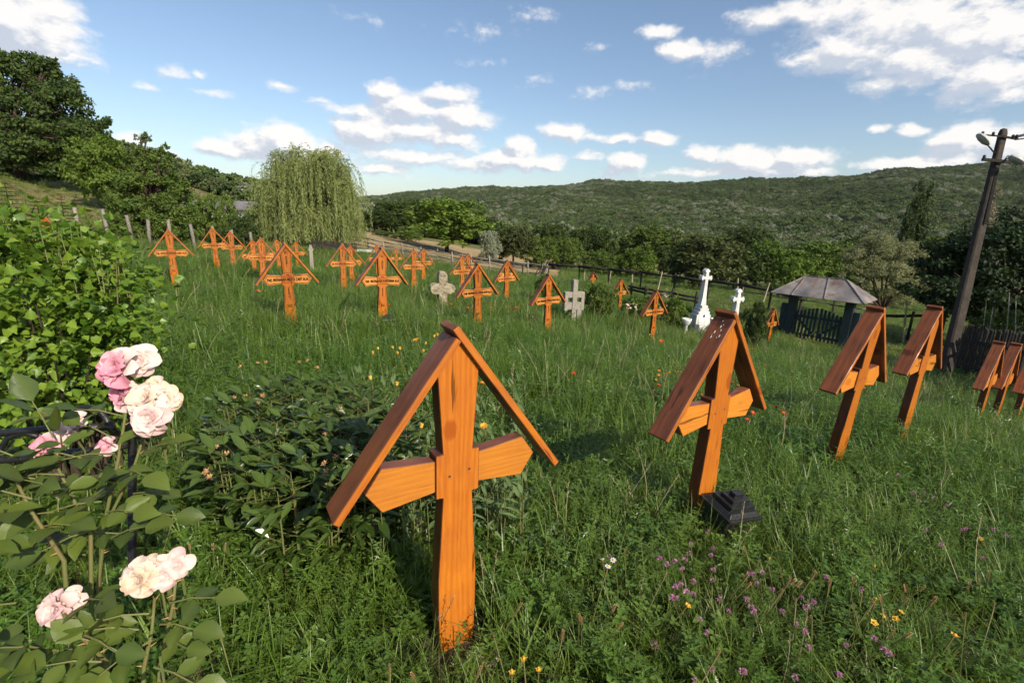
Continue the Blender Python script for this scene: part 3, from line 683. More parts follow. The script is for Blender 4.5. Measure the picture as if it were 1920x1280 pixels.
picket_fence('garden_fence', col(1772, 11.8), col(2010, 7.6), 44, 1.2, .055, M_darkwood, 'dark picket fence of the garden plot at the right edge')
picket_fence('churchyard_fence', col(585, 31), col(668, 31.5), 34, .75, .05, M_darkwood, 'dark picket fence under the willow, behind the far crosses')
def log_wall():
    a = at(1838, 650, 14.5); b = at(2010, 668, 12.8); t = empty('terrace_wall', tuple(a), label='pale stacked log wall behind the dark picket fence', cat='wall'); d = b-a
    for k in range(6):
        z = -.15+k*.16; s = .02*k
        for j in range(3):
            p = d*(j/3+.005)+np.array([s, s, z]); q = d*((j+1)/3-.005)+np.array([s, s, z]); MB().tube([p, (p+q)/2, q], [.085, .08, .085], 7, var=R.random()).obj('log', M_palewood, t, True)
log_wall()
for px, y0, dx, lb in ((1850,560,-12,'thin bean pole leaning left behind the picket fence'),(1893,548,-8,'tallest thin bean pole by the pale log wall'),(1905,556,-2,'thin upright bean pole nearest the photo\'s right edge'),(1862,575,-14,'short bean pole leaning over the picket fence')):
    a = at(px, y0, 11.5); b = at(px+dx, 660, 11.5); o = MB().tube([b-a, (0, 0, 0)], [.014, .009], 5).obj('bean_pole', M_oldwood); o.location = a; tag(o, lb, 'pole', 'bean poles in the garden plot')

def roofed_gate():
    a = at(1446, 543, 17.3); b = at(1622, 568, 15.3); z = -2.32; d = b-a; yaw = math.atan2(d[1], d[0]); L_ = np.hypot(d[0], d[1]); c = (a+b)/2; c = np.array([c[0], c[1]])
    n = np.array([-math.sin(yaw), math.cos(yaw)]); dp = .8; c = c+n*dp; g = h1(c[0], c[1])
    t = empty('roofed_gate', (c[0], c[1], g), yaw, label='dark blue double gate under a hipped grey sheet roof', cat='gate'); ze = z-g; zr = ze+.62; X = L_/2; r = L_*.22
    T_ = .012
    rp = MB(); 
    def panel(P): 
        P = np.array(P, float); nn = np.cross(P[1]-P[0], P[2]-P[0]); nn /= np.linalg.norm(nn); k = len(P)
        MB().add(np.concatenate([P, P-nn*T_]), [tuple(range(k)), tuple(range(2*k-1, k-1, -1))]+[(i, i+k, (i+1) % k+k, (i+1) % k) for i in range(k)]).obj('roof_sheet', M_tin, t)
    s1, s2 = -X+L_*.24, -X+L_*.60
    r1, r2 = -r, r*.15
    panel([(-X, -dp, ze), (s1, -dp, ze), (r1, 0, zr)]); panel([(s1, -dp, ze), (s2, -dp, ze), (r2, 0, zr), (r1, 0, zr)]); panel([(s2, -dp, ze), (X, -dp, ze), (r, 0, zr), (r2, 0, zr)])
    panel([(X, -dp, ze), (X, dp, ze), (r, 0, zr)]); panel([(X, dp, ze), (-X, dp, ze), (-r, 0, zr), (r, 0, zr)]); panel([(-X, dp, ze), (-X, -dp, ze), (-r, 0, zr)])
    for p, q in (((s1, -dp, ze), (r1, 0, zr)), ((s2, -dp, ze), (r2, 0, zr)), ((X, -dp, ze), (r, 0, zr)), ((-X, -dp, ze), (-r, 0, zr)), ((-r, 0, zr), (r, 0, zr)), ((X, dp, ze), (r, 0, zr))):
        MB().bar(np.array(p)+(0, 0, .012), np.array(q)+(0, 0, .012), .035, .03).obj('roof_seam', M_tin, t)
    for sx in (-1, 1):
        MB().box((sx*X*.62, 0, ze/2), (.13, .13, ze/2+.1)).obj('gate_post', M_blue, t, bevel=.01)
        MB().box((sx*(X*.62+.24), -.02, ze*.36), (.10, .09, ze*.40)).obj('side_board', M_blue, t, bevel=.01)
    MB().bar((-X*.8, 0, ze-.02), (X*.8, 0, ze-.02), .12, .12).obj('lintel', M_darkwood, t)
    gx = X*.62-.14; npk = 6
    for sx in (-1, 1):
        for i in range(npk):
            f = (i+.5)/npk; x = sx*gx*(1-f*.98); hh = 1.05+.22*f if True else 0
            MB().prism([(x-.035, .08), (x+.035, .08), (x+.035, hh-.04), (x+.018, hh), (x-.018, hh), (x-.035, hh-.04)], -.015, .012).obj('picket', M_blue, t)
        MB().bar((sx*gx, .03, .88), (sx*.02, .03, .88), .04, .09).obj('rail', M_blue, t)
        MB().bar((sx*gx, .03, .22), (sx*.02, .03, .22), .04, .09).obj('rail', M_blue, t)
        MB().bar((sx*gx, .055, .85), (sx*.06, .055, .25), .03, .07).obj('brace', M_blue, t)
roofed_gate()

M_pole = mat('weathered_pole', (.060, .048, .040), .9, .15, noise=(6, .8, (.035, .03, .026)), stain=(16, .5, (.10, .085, .07)), bump=.5, bscale=30)
M_lampglass = mat('lamp_glass', (.35, .36, .36), .25, .5)
M_lamphood = mat('lamp_hood', (.50, .50, .47), .5, .4, noise=(20, .6, (.25, .24, .2)))
def utility_pole():
    D = 10.6; b = col(1768, D); top = at(1882, 243, D*1.0)
    t = empty('utility_pole', tuple(b), label='tall weathered power pole with two street lamps at the right', cat='utility pole')
    ax = top-b; L_ = np.linalg.norm(ax); u = ax/L_
    P = lambda px, py, dd=D: at(px, py, dd)-b
    X = np.cross(u, FW); X /= np.linalg.norm(X); Y = np.cross(u, X)
    def ring(s, wx, wy): 
        c = u*L_*s; return [c+X*wx*i+Y*wy*j for i, j in ((-1, -.7), (-.7, -1), (.7, -1), (1, -.7), (1, .7), (.7, 1), (-.7, 1), (-1, .7))]
    V = []; S_ = [(-.06, .115, .10), (.3, .10, .085), (.6, .086, .075), (.9, .07, .062), (.985, .068, .06), (1.0, .05, .045)]
    for s, wx, wy in S_: V += ring(s, wx, wy)
    k = 8; n = len(S_)
    MB().add(V, [(i*k+j, i*k+(j+1) % k, (i+1)*k+(j+1) % k, (i+1)*k+j) for i in range(n-1) for j in range(k)]+[tuple((n-1)*k+j for j in range(k))]).obj('shaft', M_pole, t)
    a_, c_ = u*L_*.62-Y*0, u*L_*.83
    sgn = -1 if (Y@FW) > 0 else 1
    MB().bar(a_+Y*sgn*.11, c_+Y*sgn*.083, .05, .02).obj('slot', M_darkwood, t)
    MB().bar(P(1842, 299, D-.12), P(1896, 304, D-.12), .05, .06).obj('crossarm', M_darkwood, t)
    MB().bar(P(1880, 256, D-.1), P(1908, 261, D-.1), .035, .04).obj('crossarm', M_darkwood, t)
    MB().bar(P(1846, 253, D-.1), P(1880, 256, D-.1), .02, .03).obj('crossarm', M_darkwood, t)
    for px, py in ((1845,294),(1893,299),(1906,256),(1899,256),(1842,250),(1862,251)):
        MB().lathe([(.012, -.02), (.03, 0), (.022, .02), (.032, .035), (.015, .06)], P(px, py+2, D-.12), 8).obj('insulator', M_iron, t, True)
    MB().bar(P(1868, 310, D-.1), P(1888, 297, D-.1), .02, .02).obj('brace', M_iron, t)
    MB().tube([P(1895, 296, D-.1), P(1890, 292, D-.1), P(1885, 298, D-.1)], .012, 5).obj('brace', M_iron, t)
    # lamp reaching left and towards the camera
    def lamp(px, py, dx, dy, lb, ang):
        c = P(px, py, D-.35); lamp_o = MB()
        e = P(px+dx, py+dy, D-.35)-c; l = np.linalg.norm(e); e /= l
        prof = [(0, -.5), (.32, -.42), (.5, -.1), (.46, .25), (.2, .5), (0, .52)]
        zz = np.array([0, 0, 1.0]); s_ = np.cross(e, zz); s_ /= np.linalg.norm(s_); w_ = np.cross(s_, e)
        V = []; K = 10
        for r, x in prof:
            for j in range(K):
                th = math.pi*j/(K-1); V.append(c+e*x*.32+s_*r*.2*math.cos(th)+w_*r*.17*math.sin(th))
        F = [(i*K+j, i*K+j+1, (i+1)*K+j+1, (i+1)*K+j) for i in range(len(prof)-1) for j in range(K-1)]
        hood = lamp_o.add(V, F).obj('lamp_hood', M_lamphood, t, True); so_ = hood.modifiers.new('s', 'SOLIDIFY'); so_.thickness = .008
        V2 = []
        for r, x in prof:
            for j in range(K):
                th = math.pi*j/(K-1); V2.append(c+e*x*.31+s_*r*.19*math.cos(th)-w_*r*.10*math.sin(th))
        MB().add(V2, F).obj('lamp_glass', M_lampglass, t, True)
        return c, e
    c, e = lamp(1842, 262, 16, 16, '', 0); MB().tube([c+e*.12, P(1858, 279, D-.3), P(1861, 283, D-.15), P(1866, 288, D)], .014, 6).obj('lamp_arm', M_iron, t, True)
    c, e = lamp(1905, 301, 12, 7, '', 0); MB().tube([c-e*.14, P(1896, 297, D-.3), P(1888, 298, D-.1)], .014, 6).obj('lamp_arm', M_iron, t, True)
    for py0, qx, qy in ((256, 2300, 130), (258, 2300, 150), (262, 2300, 185)):
        a = P(1903, py0, D-.1); q = P(qx, qy, D+6); m_ = (a+q)/2-np.array([0, 0, .15]); MB().tube([a, (a+m_)/2-np.array([0,0,.06]), m_, (m_+q)/2-np.array([0,0,.06]), q], .014, 4).obj('wire', M_iron, t)
utility_pole()

# ------------------------------------------------------------------ graves
def text_mesh(s, size, mt, vertical=False):
    key = (s, size, vertical)
    if key in text_mesh.cache: return text_mesh.cache[key]
    cu = bpy.data.curves.new('lettering', 'FONT'); cu.body = '\n'.join(s) if vertical else s; cu.size = size; cu.align_x = 'CENTER'; cu.align_y = 'TOP' if vertical else 'CENTER'
    cu.extrude = .0012; cu.resolution_u = 2; cu.offset = size*.03
    if vertical: cu.space_line = .72
    o = bpy.data.objects.new('lettering', cu); COL.objects.link(o); dg = bpy.context.evaluated_depsgraph_get(); dg.update()
    me = bpy.data.meshes.new_from_object(o.evaluated_get(dg)); bpy.data.objects.remove(o); me.materials.clear(); me.materials.append(mt)
    text_mesh.cache[key] = me; return me
text_mesh.cache = {}
RW, RD_, HC = .40, .537, 1.18
TH = math.atan2(RD_, RW); SL = math.hypot(RW, RD_)
def cross_meshes():
    ms = {}
    post = [(-.062,-.36),(.062,-.36),(.066,.0),(.071,.16),(.071,.30),(.053,.615),(.077,.617),(.077,.770),(.053,.772),(.071,1.050),(.0,1.146),(-.071,1.050),(-.053,.772),(-.077,.770),(-.077,.617),(-.053,.615),(-.071,.30),(-.071,.16),(-.066,.0)]
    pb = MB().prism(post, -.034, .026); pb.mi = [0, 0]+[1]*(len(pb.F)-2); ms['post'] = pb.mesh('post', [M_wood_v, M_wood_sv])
    for s in (-1, 1):
        pl = [(s*.0765, .640), (s*.25, .620), (s*.300, .695), (s*.25, .768), (s*.0765, .750)]
        if s < 0: pl = pl[::-1]
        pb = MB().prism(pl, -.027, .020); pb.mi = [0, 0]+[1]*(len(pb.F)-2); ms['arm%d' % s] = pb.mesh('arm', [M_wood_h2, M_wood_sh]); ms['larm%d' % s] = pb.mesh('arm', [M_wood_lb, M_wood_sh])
    def plank(x0, x1, z0, z1, outer_top):
        b = MB(); b.box(((x0+x1)/2, 0, (z0+z1)/2), ((x1-x0)/2, .052, (z1-z0)/2))
        # faces: 0 -x,1 +x,2 -y,3 +y,4 -z,5 +z
        b.mi = [1, 1, 0, 1, 1, 1]; return b.mesh('roof_board', [M_wood_re, M_wood_r])
    ms['right'] = plank(-.014, SL, -.024, 0, True); ms['left'] = plank(.030, SL, 0, .024, False)
    ms['screw'] = MB().lathe([(.0045, 0), (.0045, .0015), (.002, .002)], (0, 0, 0), 8).mesh('screw', M_screw)
    # engraved outline: a strip that follows the edge of post and beam
    def strip(P, w=.004, closed=True):
        b = MB(); n = len(P)
        for i in range(n if closed else n-1):
            a = np.array(P[i]); c = np.array(P[(i+1) % n]); d = (c-a)/np.linalg.norm(c-a); q = np.array([-d[1], d[0]])*w/2
            b.prism([tuple(a-q), tuple(c-q), tuple(c+q), tuple(a+q)], -.0355, -.0338)
        return b
    up = strip([(-.040,.785),(.040,.785),(.056,1.04),(0,1.115),(-.056,1.04)]); lo = strip([(-.042,.60),(-.054,.32),(0,.22),(.054,.32),(.042,.60)], closed=False)
    bm_ = strip([(-.245,.638),(-.08,.655),(.08,.655),(.245,.638),(.283,.695),(.245,.750),(.08,.737),(-.08,.737),(-.245,.750),(-.283,.695)])
    al = MB(); 
    for s_ in (up, lo): al.V += s_.V; 
    ms['outline_post'] = None
    ms['up'] = up.mesh('carved_outline', M_ink); ms['lo'] = lo.mesh('carved_outline', M_ink)
    ob = MB()
    for v, f in ((bm_, None),): pass
    ms['beam'] = bm_.mesh('carved_outline', M_ink)
    return ms
CM = cross_meshes()
def make_cross(plain=True, name=None, year=None, vert_top='INPACE', vert_low='HRISTOS'):
    t = empty('wooden_cross', (0, 0, 0))
    bev = lambda o, w=.0025: (setattr(o.modifiers.new('bevel', 'BEVEL'), 'width', w), o)[1]
    bev(inst('post', CM['post'], t, (0, 0, 0))); ak = 'arm' if plain else 'larm'; bev(inst('arm', CM[ak+'-1'], t, (0, 0, 0))); bev(inst('arm', CM[ak+'1'], t, (0, 0, 0)))
    bev(inst('roof_board', CM['right'], t, (0, 0, HC), (0, TH, 0))); bev(inst('roof_board', CM['left'], t, (0, 0, HC), (0, math.pi-TH, 0)))
    if plain:
        for x, z in ((-.030, .690), (.040, .700)): inst('screw', CM['screw'], t, (x, -.034, z), (math.pi/2, 0, 0))
    else:
        rot = (math.pi/2, 0, 0)
        inst('carved_outline', CM['up'], t, (0, 0, 0)); inst('carved_outline', CM['lo'], t, (0, 0, 0)); inst('carved_outline', CM['beam'], t, (0, .0065*0, 0))
        inst('inscription', text_mesh('IC', .05, M_ink), t, (0, -.0352, 1.055), rot); inst('inscription', text_mesh('NI', .052, M_ink), t, (-.225, -.0352, .694), rot); inst('inscription', text_mesh('KA', .052, M_ink), t, (.225, -.0352, .694), rot)
        inst('inscription', text_mesh(vert_top, .034, M_ink, True), t, (0, -.0352, 1.015), rot); inst('inscription', text_mesh(vert_low, .034, M_ink, True), t, (0, -.0352, .60), rot)
        inst('inscription', text_mesh('XC', .05, M_ink), t, (0, -.0352, .335), rot)
        if name:
            me = text_mesh(name, .054, M_ink); o = inst('inscription', me, t, (0, -.0352, .696), rot)
            w = max(v.co.x for v in me.vertices)*2; o.scale = (min(1, .36/w), 1.0, 1)
        if year: inst('inscription', text_mesh(year, .022, M_ink), t, (0, -.0352, .755), rot)
    return t
def put(t, x, y, za, yaw, label, group, tx=0, ty=0, s=1.0):
    t.location = (x-math.sin(yaw)*.05, y+math.cos(yaw)*.05, za-HC*s); t.rotation_euler = (tx, ty, yaw); t.scale = (s,)*3
    return tag(t, label, 'cross', group)
GN, GF = 'blank-faced roofed crosses in the near row', 'lettered roofed crosses in the far rows'
base_plain = None
for i, (x, y, za, yaw, lb, tx, ty) in enumerate((
        (-.153,1.409,-.332,.548,'large blank orange cross standing nearest, in the middle of the foreground',0,0),
        (1.022,2.173,-.394,.588,'orange cross beside the black lantern box, with bird droppings on its roof',0,.0),
        (2.334,3.100,-.495,.593,'roofed orange cross standing right in front of the roofed gate',.03,.06),
        (3.414,3.849,-.595,.585,'roofed orange cross just left of the foot of the power pole',0,.07),
        (5.777,5.543,-1.248,.613,'smaller-looking orange cross at the dark picket fence, left of its neighbour',0,.05),
        (6.32,5.86,-1.33,.613,'orange cross second from the photo\'s right edge, before the picket fence',0,.05),
        (6.86,6.10,-1.45,.613,'orange cross cut off by the right edge of the photo',0,.03))):
    t = make_cross(True) if i == 0 else copy_tree(base_plain)
    if i == 0: base_plain = t
    put(t, x, y, za, yaw, lb, GN, tx, ty)
    if i == 1:
        for j in range(9):
            s = R.uniform(.045, .15); k = .0006+.0018*R.random()**2; b = MB()
            n = 9; b.prism([((k*(1+.5*R.random()))*math.cos(a)*3.5, (k*(1+.5*R.random()))*math.sin(a)) for a in np.linspace(0, 2*math.pi, n+1)[:-1]], -.0006, .0006)
            o = b.obj('bird_dropping', M_drop, t); y_ = R.uniform(-.035, .035)
            o.matrix_local = Matrix.Translation((-RW*s/SL-.0010*.8, y_, HC-RD_*s/SL+.0010*.6)) @ Matrix.Rotation(math.pi-TH, 4, 'Y') @ Matrix.Rotation(math.pi/2, 4, 'X')
names = ['MONAHIA EUFROSINA', 'MONAHIA AGAFIA', 'MONAHIA VARVARA', 'MONAHIA IUSTINA', 'MONAHIA SALOMEEA']
FARC = [(-7.025,9.973,-.486,.55,'MONAHIA EUFROSINA DABIJA',None,'reddish cross nearest the leafy green bush, standing apart at left'),
 (-8.110,13.229,-.555,.55,'MONAHIA AGAFIA',None,'second cross from the bush, with another cross half hidden behind it'),
 (-8.45,14.6,-.70,.55,'MONAHIA VARVARA',None,'cross half hidden behind the second cross from the bush'),
 (-6.012,11.555,-.679,.56,'MONAHIA IUSTINA ZAET',None,'cross directly left of and behind the big lettered cross at left'),
 (-7.35,13.7,-.86,.55,'MONAHIA',None,'far cross mostly hidden, left edge of the cluster at the willow'),
 (-8.15,15.9,-1.02,.55,'MONAHIA',None,'small far cross in the cluster, showing only its peak'),
 (-7.3,15.1,-.92,.55,'MONAHIA',None,'far cross peeking over the left roof of the big lettered cross'),
 (-3.035,6.473,-.441,.59,'MONAHIA MILITA ZAET','1983','big cross lettered MILITA ZAET, left of centre in the grass'),
 (-8.613,19.304,-1.227,.45,'MONAHIA SALOMEEA',None,'far cross just right of the big one, beside the thin grey stone'),
 (-4.109,11.632,-.762,.50,'MONAHIA MELANIA',None,'foremost of the three overlapping crosses under the willow'),
 (-4.6,13.7,-.93,.50,'MONAHIA PAISIA',None,'middle of the three overlapping crosses under the willow'),
 (-4.75,16.9,-1.12,.50,'MONAHIA',None,'rearmost of the three overlapping crosses under the willow'),
 (-1.937,7.074,-.505,.60,'MONAHIA PARTENIA','1976','cross lettered PARTENIA, with a small black lantern at its foot'),
 (-5.702,23.529,-1.679,.43,'MONAHIA',None,'farthest small cross, before the rail fence and pale field'),
 (-2.748,13.241,-.950,.40,'SHM TEOFILA HRISTEA',None,'cross left of the lichen-grey stone cross, front one of a pair'),
 (-3.104,16.565,-1.158,.42,'MONAHIA ANISIA',None,'cross behind the front one of the pair left of the stone cross'),
 (-1.514,14.339,-1.164,.40,'MONAHIA TATIANA',None,'cross immediately right of the lichen-grey stone cross, front of two'),
 (-1.55,16.6,-1.27,.42,'MONAHIA',None,'rear cross of the two right of the lichen-grey stone cross'),
 (-.578,8.003,-.768,.55,'MONAHIA XENIA POP',None,'cross lettered XENIA POP, above the peak of the nearest cross'),
 (-.173,13.332,-1.194,.55,'IER MARCU MARIA',None,'lettered cross in mid meadow with another peeping through it'),
 (-.22,16.2,-1.42,.55,'MONAHIA',None,'cross seen through the roof of the mid-meadow lettered cross'),
 (.681,8.853,-1.005,.56,'MONAHIA EFTIMIA POPESCU',None,'reddish cross overlapping the grey concrete cross with square holes'),
 (3.749,16.679,-1.966,.60,'MONAHIA',None,'small cross among the bushes by the dark low rail'),
 (3.175,10.589,-1.470,.55,'MONAHIA IRINA',None,'cross just left of the tall white stone monument'),
 (7.877,14.420,-2.426,.59,'MONAHIA',None,'small cross just left of the roofed gate'),
 (*at(78,404,8.4),.50,'MONAHIA',None,'cross behind the leafy green bush, only its roof showing')]
base_let = None
for i, (x, y, za, yaw, nm, yr, lb) in enumerate(FARC):
    t = make_cross(False, nm, yr, ('INDURE', 'RUGATI', 'ODIHNA')[i % 3], ('SALFE', 'VESNIC', 'AMINTI')[i % 3]); put(t, x, y, za, yaw, lb, GF, R.uniform(-.02, .02), R.uniform(-.03, .03))

def lichen_cross():
    p = at(829, 509, 10.7); g = h1(p[0], p[1]); t = empty('stone_cross', (p[0], p[1], g), .42, label='rough stone cross mottled with pale lichen in the tall grass', cat='gravestone')
    h_ = p[2]-g
    out = [(-.085,-.2),(.085,-.2),(.092,h_*.18),(.10,h_*.42),(.16,h_*.40),(.255,h_*.44),(.285,h_*.54),(.25,h_*.64),(.16,h_*.68),(.10,h_*.70),(.095,h_*.92),(.05,h_),(-.06,h_*1.01),(-.10,h_*.93),(-.10,h_*.70),(-.20,h_*.69),(-.28,h_*.62),(-.285,h_*.5),(-.25,h_*.42),(-.10,h_*.40),(-.095,h_*.2)]
    o = MB().prism(out, -.10, .10).obj('body', M_stone_lichen, t)
    b = o.modifiers.new('bevel', 'BEVEL'); b.width = .02; b.segments = 3
    s = o.modifiers.new('sub', 'SUBSURF'); s.subdivision_type = 'SIMPLE'; s.levels = s.render_levels = 4
    tx = bpy.data.textures.new('rough', 'CLOUDS'); tx.noise_scale = .06; d = o.modifiers.new('disp', 'DISPLACE'); d.texture = tx; d.strength = .025; d.mid_level = .5
def concrete_cross():
    p = at(1078, 524, 12.2); g = h1(p[0], p[1]); t = empty('concrete_cross', (p[0], p[1], g), .30, label='grey concrete cross with two square openings under its arms', cat='gravestone'); h_ = p[2]-g
    u = .27
    f = dict(bevel=.008)
    MB().box((0, 0, h_*.5-.05), (.062, .085, h_*.5+.05)).obj('upright', M_concrete, t, **f)
    MB().box((0, .003, h_*.64), (u, .075, h_*.07)).obj('arm', M_concrete, t, **f)
    MB().box((0, .004, h_*.37), (u, .072, h_*.09)).obj('arm', M_concrete, t, **f)
    for s in (-1, 1): MB().box((s*(u-.045), .001, h_*.48), (.044, .078, h_*.225)).obj('side_piece', M_concrete, t, **f)
    MB().box((u-.12, .002, h_*.06), (.06, .07, h_*.24)).obj('leg', M_concrete, t, **f)
def thin_stone():
    p = at(582, 459, 17); g = h1(p[0], p[1]); t = empty('grave_post', (p[0], p[1], g), .4, label='thin grey weathered grave post between the far crosses', cat='gravestone'); h_ = p[2]-g
    MB().prism([(-.07, -.1), (.07, -.1), (.055, h_*.9), (.03, h_), (-.03, h_), (-.055, h_*.9)], -.05, .05).obj('shaft', M_concrete, t, bevel=.01); MB().box((0, 0, h_*.84), (.085, .045, .035)).obj('arm', M_concrete, t, bevel=.01)
lichen_cross(); concrete_cross(); thin_stone()

def flared_cross(w, h_, aw, top_h):
    """outline of a stone cross with flared arm ends"""
    a = aw; zc = h_-top_h
    r = [(w*1.7, 0), (w*1.15, h_*.25), (w*.85, zc-w*1.2), (w*.9, zc-w*.75), (a-.05, zc-w*.75), (a-.04, zc-w*1.45), (a-.01, zc-w*1.1), (a+.015, zc), (a-.01, zc+w*1.1), (a-.04, zc+w*1.45), (a-.05, zc+w*.75), (w*.9, zc+w*.75),
           (w*.8, h_-.085), (w*1.5, h_-.075), (w*1.2, h_-.03), (0, h_+.01)]
    return r+[(-x, z) for x, z in r[::-1][1:]]
def white_monument():
    p = at(1325, 504, 13.4); g = h1(p[0], p[1]); T = p[2]-g
    t = empty('white_monument', (p[0], p[1], g), .28, label='tall whitewashed stone monument with cross and small oval portrait', cat='monument')
    hb = T*.47; w = .25
    body = [(w, -.1), (w*.90, hb-.24), (w*.74, hb-.235), (w*.73, hb-.15), (w*.56, hb-.145), (w*.55, hb-.06), (w*.40, hb-.055), (w*.38, hb+.02)]
    MB().prism(body+[(-x, z) for x, z in body[::-1]], -.15, .15).obj('body', M_white, t, bevel=.006)
    MB().box((0, 0, .06), (w+.10, .25, .08)).obj('plinth', M_white, t, bevel=.01)
    cr = flared_cross(.052, T-hb-.02, .16, (T-hb)*.24)
    o = MB().prism(cr, -.075, .075).obj('cross', M_white, t, bevel=.006); o.location = (0, 0, hb+.02)
    MB().box((0, -.154, hb*.58), (w*.62, .004, hb*.24)).obj('plaque', M_wall, t)
    MB().lathe([(.001, .006), (.03, .006), (.034, 0)], (0, 0, 0), 14).obj('portrait', M_darkwood, t).matrix_local = Matrix.Translation((0, -.158, hb*.70)) @ Matrix.Rotation(math.pi/2, 4, 'X') @ Matrix.Diagonal((1, 1.35, 1, 1))
    for z, x0, x1 in ((hb*.50, -.12, -.03), (hb*.50, .03, .10), (hb*.42, -.11, -.02)): MB().box(((x0+x1)/2, -.1585, z), ((x1-x0)/2, .001, .004)).obj('inscription', M_ink, t)
    for px, lb in ((1288, 'white stone goblet urn left of the tall white monument'), (1341, 'white stone goblet urn right of the tall white monument')):
        q = at(px, 597, 13.1); gg = h1(q[0], q[1]); hh = q[2]-gg
        u = MB().lathe([(.11, -.05), (.11, .03), (.05, .07), (.04, hh-.20), (.09, hh-.15), (.125, hh-.05), (.13, hh), (.105, hh), (.09, hh-.08), (.0, hh-.10)], (0, 0, 0), 16).obj('stone_urn', M_white, None, True)
        u.location = (q[0], q[1], gg); tag(u, lb, 'urn', 'goblet urns beside the white monument')
def white_cross2():
    p = at(1385, 543, 12.2); g = h1(p[0], p[1]); T = p[2]-g
    t = empty('white_stone_cross', (p[0], p[1], g), .30, label='smaller white stone cross partly hidden by a wooden roof peak', cat='gravestone')
    MB().box((0, 0, T*.18), (.16, .12, T*.18+.05)).obj('base', M_white, t, bevel=.008)
    o = MB().prism(flared_cross(.055, T*.66, .165, T*.17), -.06, .06).obj('cross', M_white, t, bevel=.006); o.location = (0, 0, T*.355)
    MB().box((0, -.063, T*.68), (.012, .003, T*.20)).obj('inlay_cross', M_wall, t); MB().box((0, -.0635, T*.80), (.06, .003, .012)).obj('inlay_cross', M_wall, t)
white_monument(); white_cross2()

def lantern(loc, rz, s, label, tilt=.1):
    t = empty('grave_lantern', loc, rz, tilt, tilt*.8, label=label, cat='lantern', group='black metal candle boxes at the feet of crosses'); t.scale = (s,)*3
    MB().box((0, 0, .09), (.10, .085, .10)).obj('box', M_iron, t, bevel=.003)
    MB().box((0, -.088, .10), (.07, .003, .07)).obj('door', M_iron, t, bevel=.002)
    MB().box((0, 0, .20), (.13, .115, .008)).obj('eave', M_iron, t, bevel=.002)
    MB().box((0, 0, .219), (.118, .10, .012), taper=.86).obj('roof', M_iron, t, bevel=.002)
    MB().box((0, 0, .244), (.092, .072, .014)).obj('roof_step', M_iron, t, bevel=.002)
    MB().box((0, 0, .268), (.066, .046, .012)).obj('roof_step', M_iron, t, bevel=.002)
    MB().box((0, 0, .292), (.036, .020, .014)).obj('vent_cap', M_iron, t, bevel=.002)
q = at(1347, 1000, 2.42); lantern((q[0], q[1], h1(q[0], q[1])+.025), .42, .86, 'black candle box leaning at the foot of the second large cross', .16)
q = at(724, 592, 7.05); lantern((q[0]+.05, q[1]-.1, h1(q[0], q[1])+.02), .5, .8, 'small black candle box at the foot of the PARTENIA cross', .05)

def grave_railing():
    o = at(90, 815, 1.1); t = empty('grave_railing', tuple(o), label='black wrought iron grave railing with a scroll among the roses', cat='railing')
    P = lambda px, py, d=1.1: at(px, py, d)-o
    MB().tube([P(-60, 812), P(0, 812), P(60, 806), P(120, 800), P(212, 800)], .0085, 8).obj('top_bar', M_iron, t, True)
    MB().tube([P(148, 803), P(138, 790), P(137, 777), P(146, 768), P(162, 763), P(178, 766), P(192, 775), P(201, 788), P(207, 803)], [.004]+[.0065]*8, 8).obj('scroll', M_iron, t, True)
    MB().tube([P(-60, 866), P(0, 863), P(60, 858), P(130, 848), P(225, 838)], .0085, 8).obj('bottom_bar', M_iron, t, True)
    MB().tube([P(4, 880), P(-4, 862), P(2, 838), P(14, 822), P(32, 814), P(52, 812), P(72, 818)], .006, 8).obj('scroll', M_iron, t, True)
    MB().bar(P(248, 765), P(248, 1100, 1.1), .012, .012).obj('upright', M_iron, t)
    MB().tube([P(225, 838), P(248, 835)], .006, 6).obj('joint', M_iron, t)
grave_railing()
def field_bits():
    q = at(690, 470, 34); b = MB().box((0, 0, .25), (.9, .5, .06)); o = b.obj('metal_sheet', M_wall); o.location = (q[0], q[1], h1(q[0], q[1])); tag(o, 'small white sheet lying by the rail fence', 'sheet')
    q = at(1111, 528, 26); t = empty('marker_cross', (q[0], q[1], h1(q[0], q[1])), .5, label='tiny orange marker cross far off beside a pale stake', cat='cross')
    MB().box((0, 0, .3), (.06, .04, .4)).obj('post', M_wood_v, t); MB().box((0, -.01, .45), (.2, .035, .06)).obj('arm', M_wood_h, t)
    MB().add([(-.25,-.1,.4),(0,-.1,.85),(.25,-.1,.4),(-.25,.1,.4),(0,.1,.85),(.25,.1,.4),(0,-.1,.80),(0,.1,.80)], [(0,1,4,3),(1,2,5,4),(0,6,1),(1,6,2),(3,4,7),(4,5,7),(0,3,7,6),(6,7,5,2)]).obj('roof', M_wood_r, t)
    q = at(980, 500, 31); t = empty('dark_post', (q[0], q[1], h1(q[0], q[1])), label='short dark post right of the mid-meadow cross', cat='post')
    MB().bar((0, 0, -.2), (0, 0, .85), .09, .09).obj('shaft', M_darkwood, t)
    q = at(1016, 520, 30); t = empty('brush_pile', (q[0], q[1], h1(q[0], q[1])), label='leaning heap of dark sticks at the fence corner', cat='wood pile')
    for i in range(14): MB().tube([(R.uniform(-.9, .1), R.uniform(-.3, .3), 0), (R.uniform(-.1, .5), R.uniform(-.2, .2), R.uniform(.6, 1.3))], .03, 4).obj('stick', M_darkwood if i % 3 else M_oldwood, t)
field_bits()
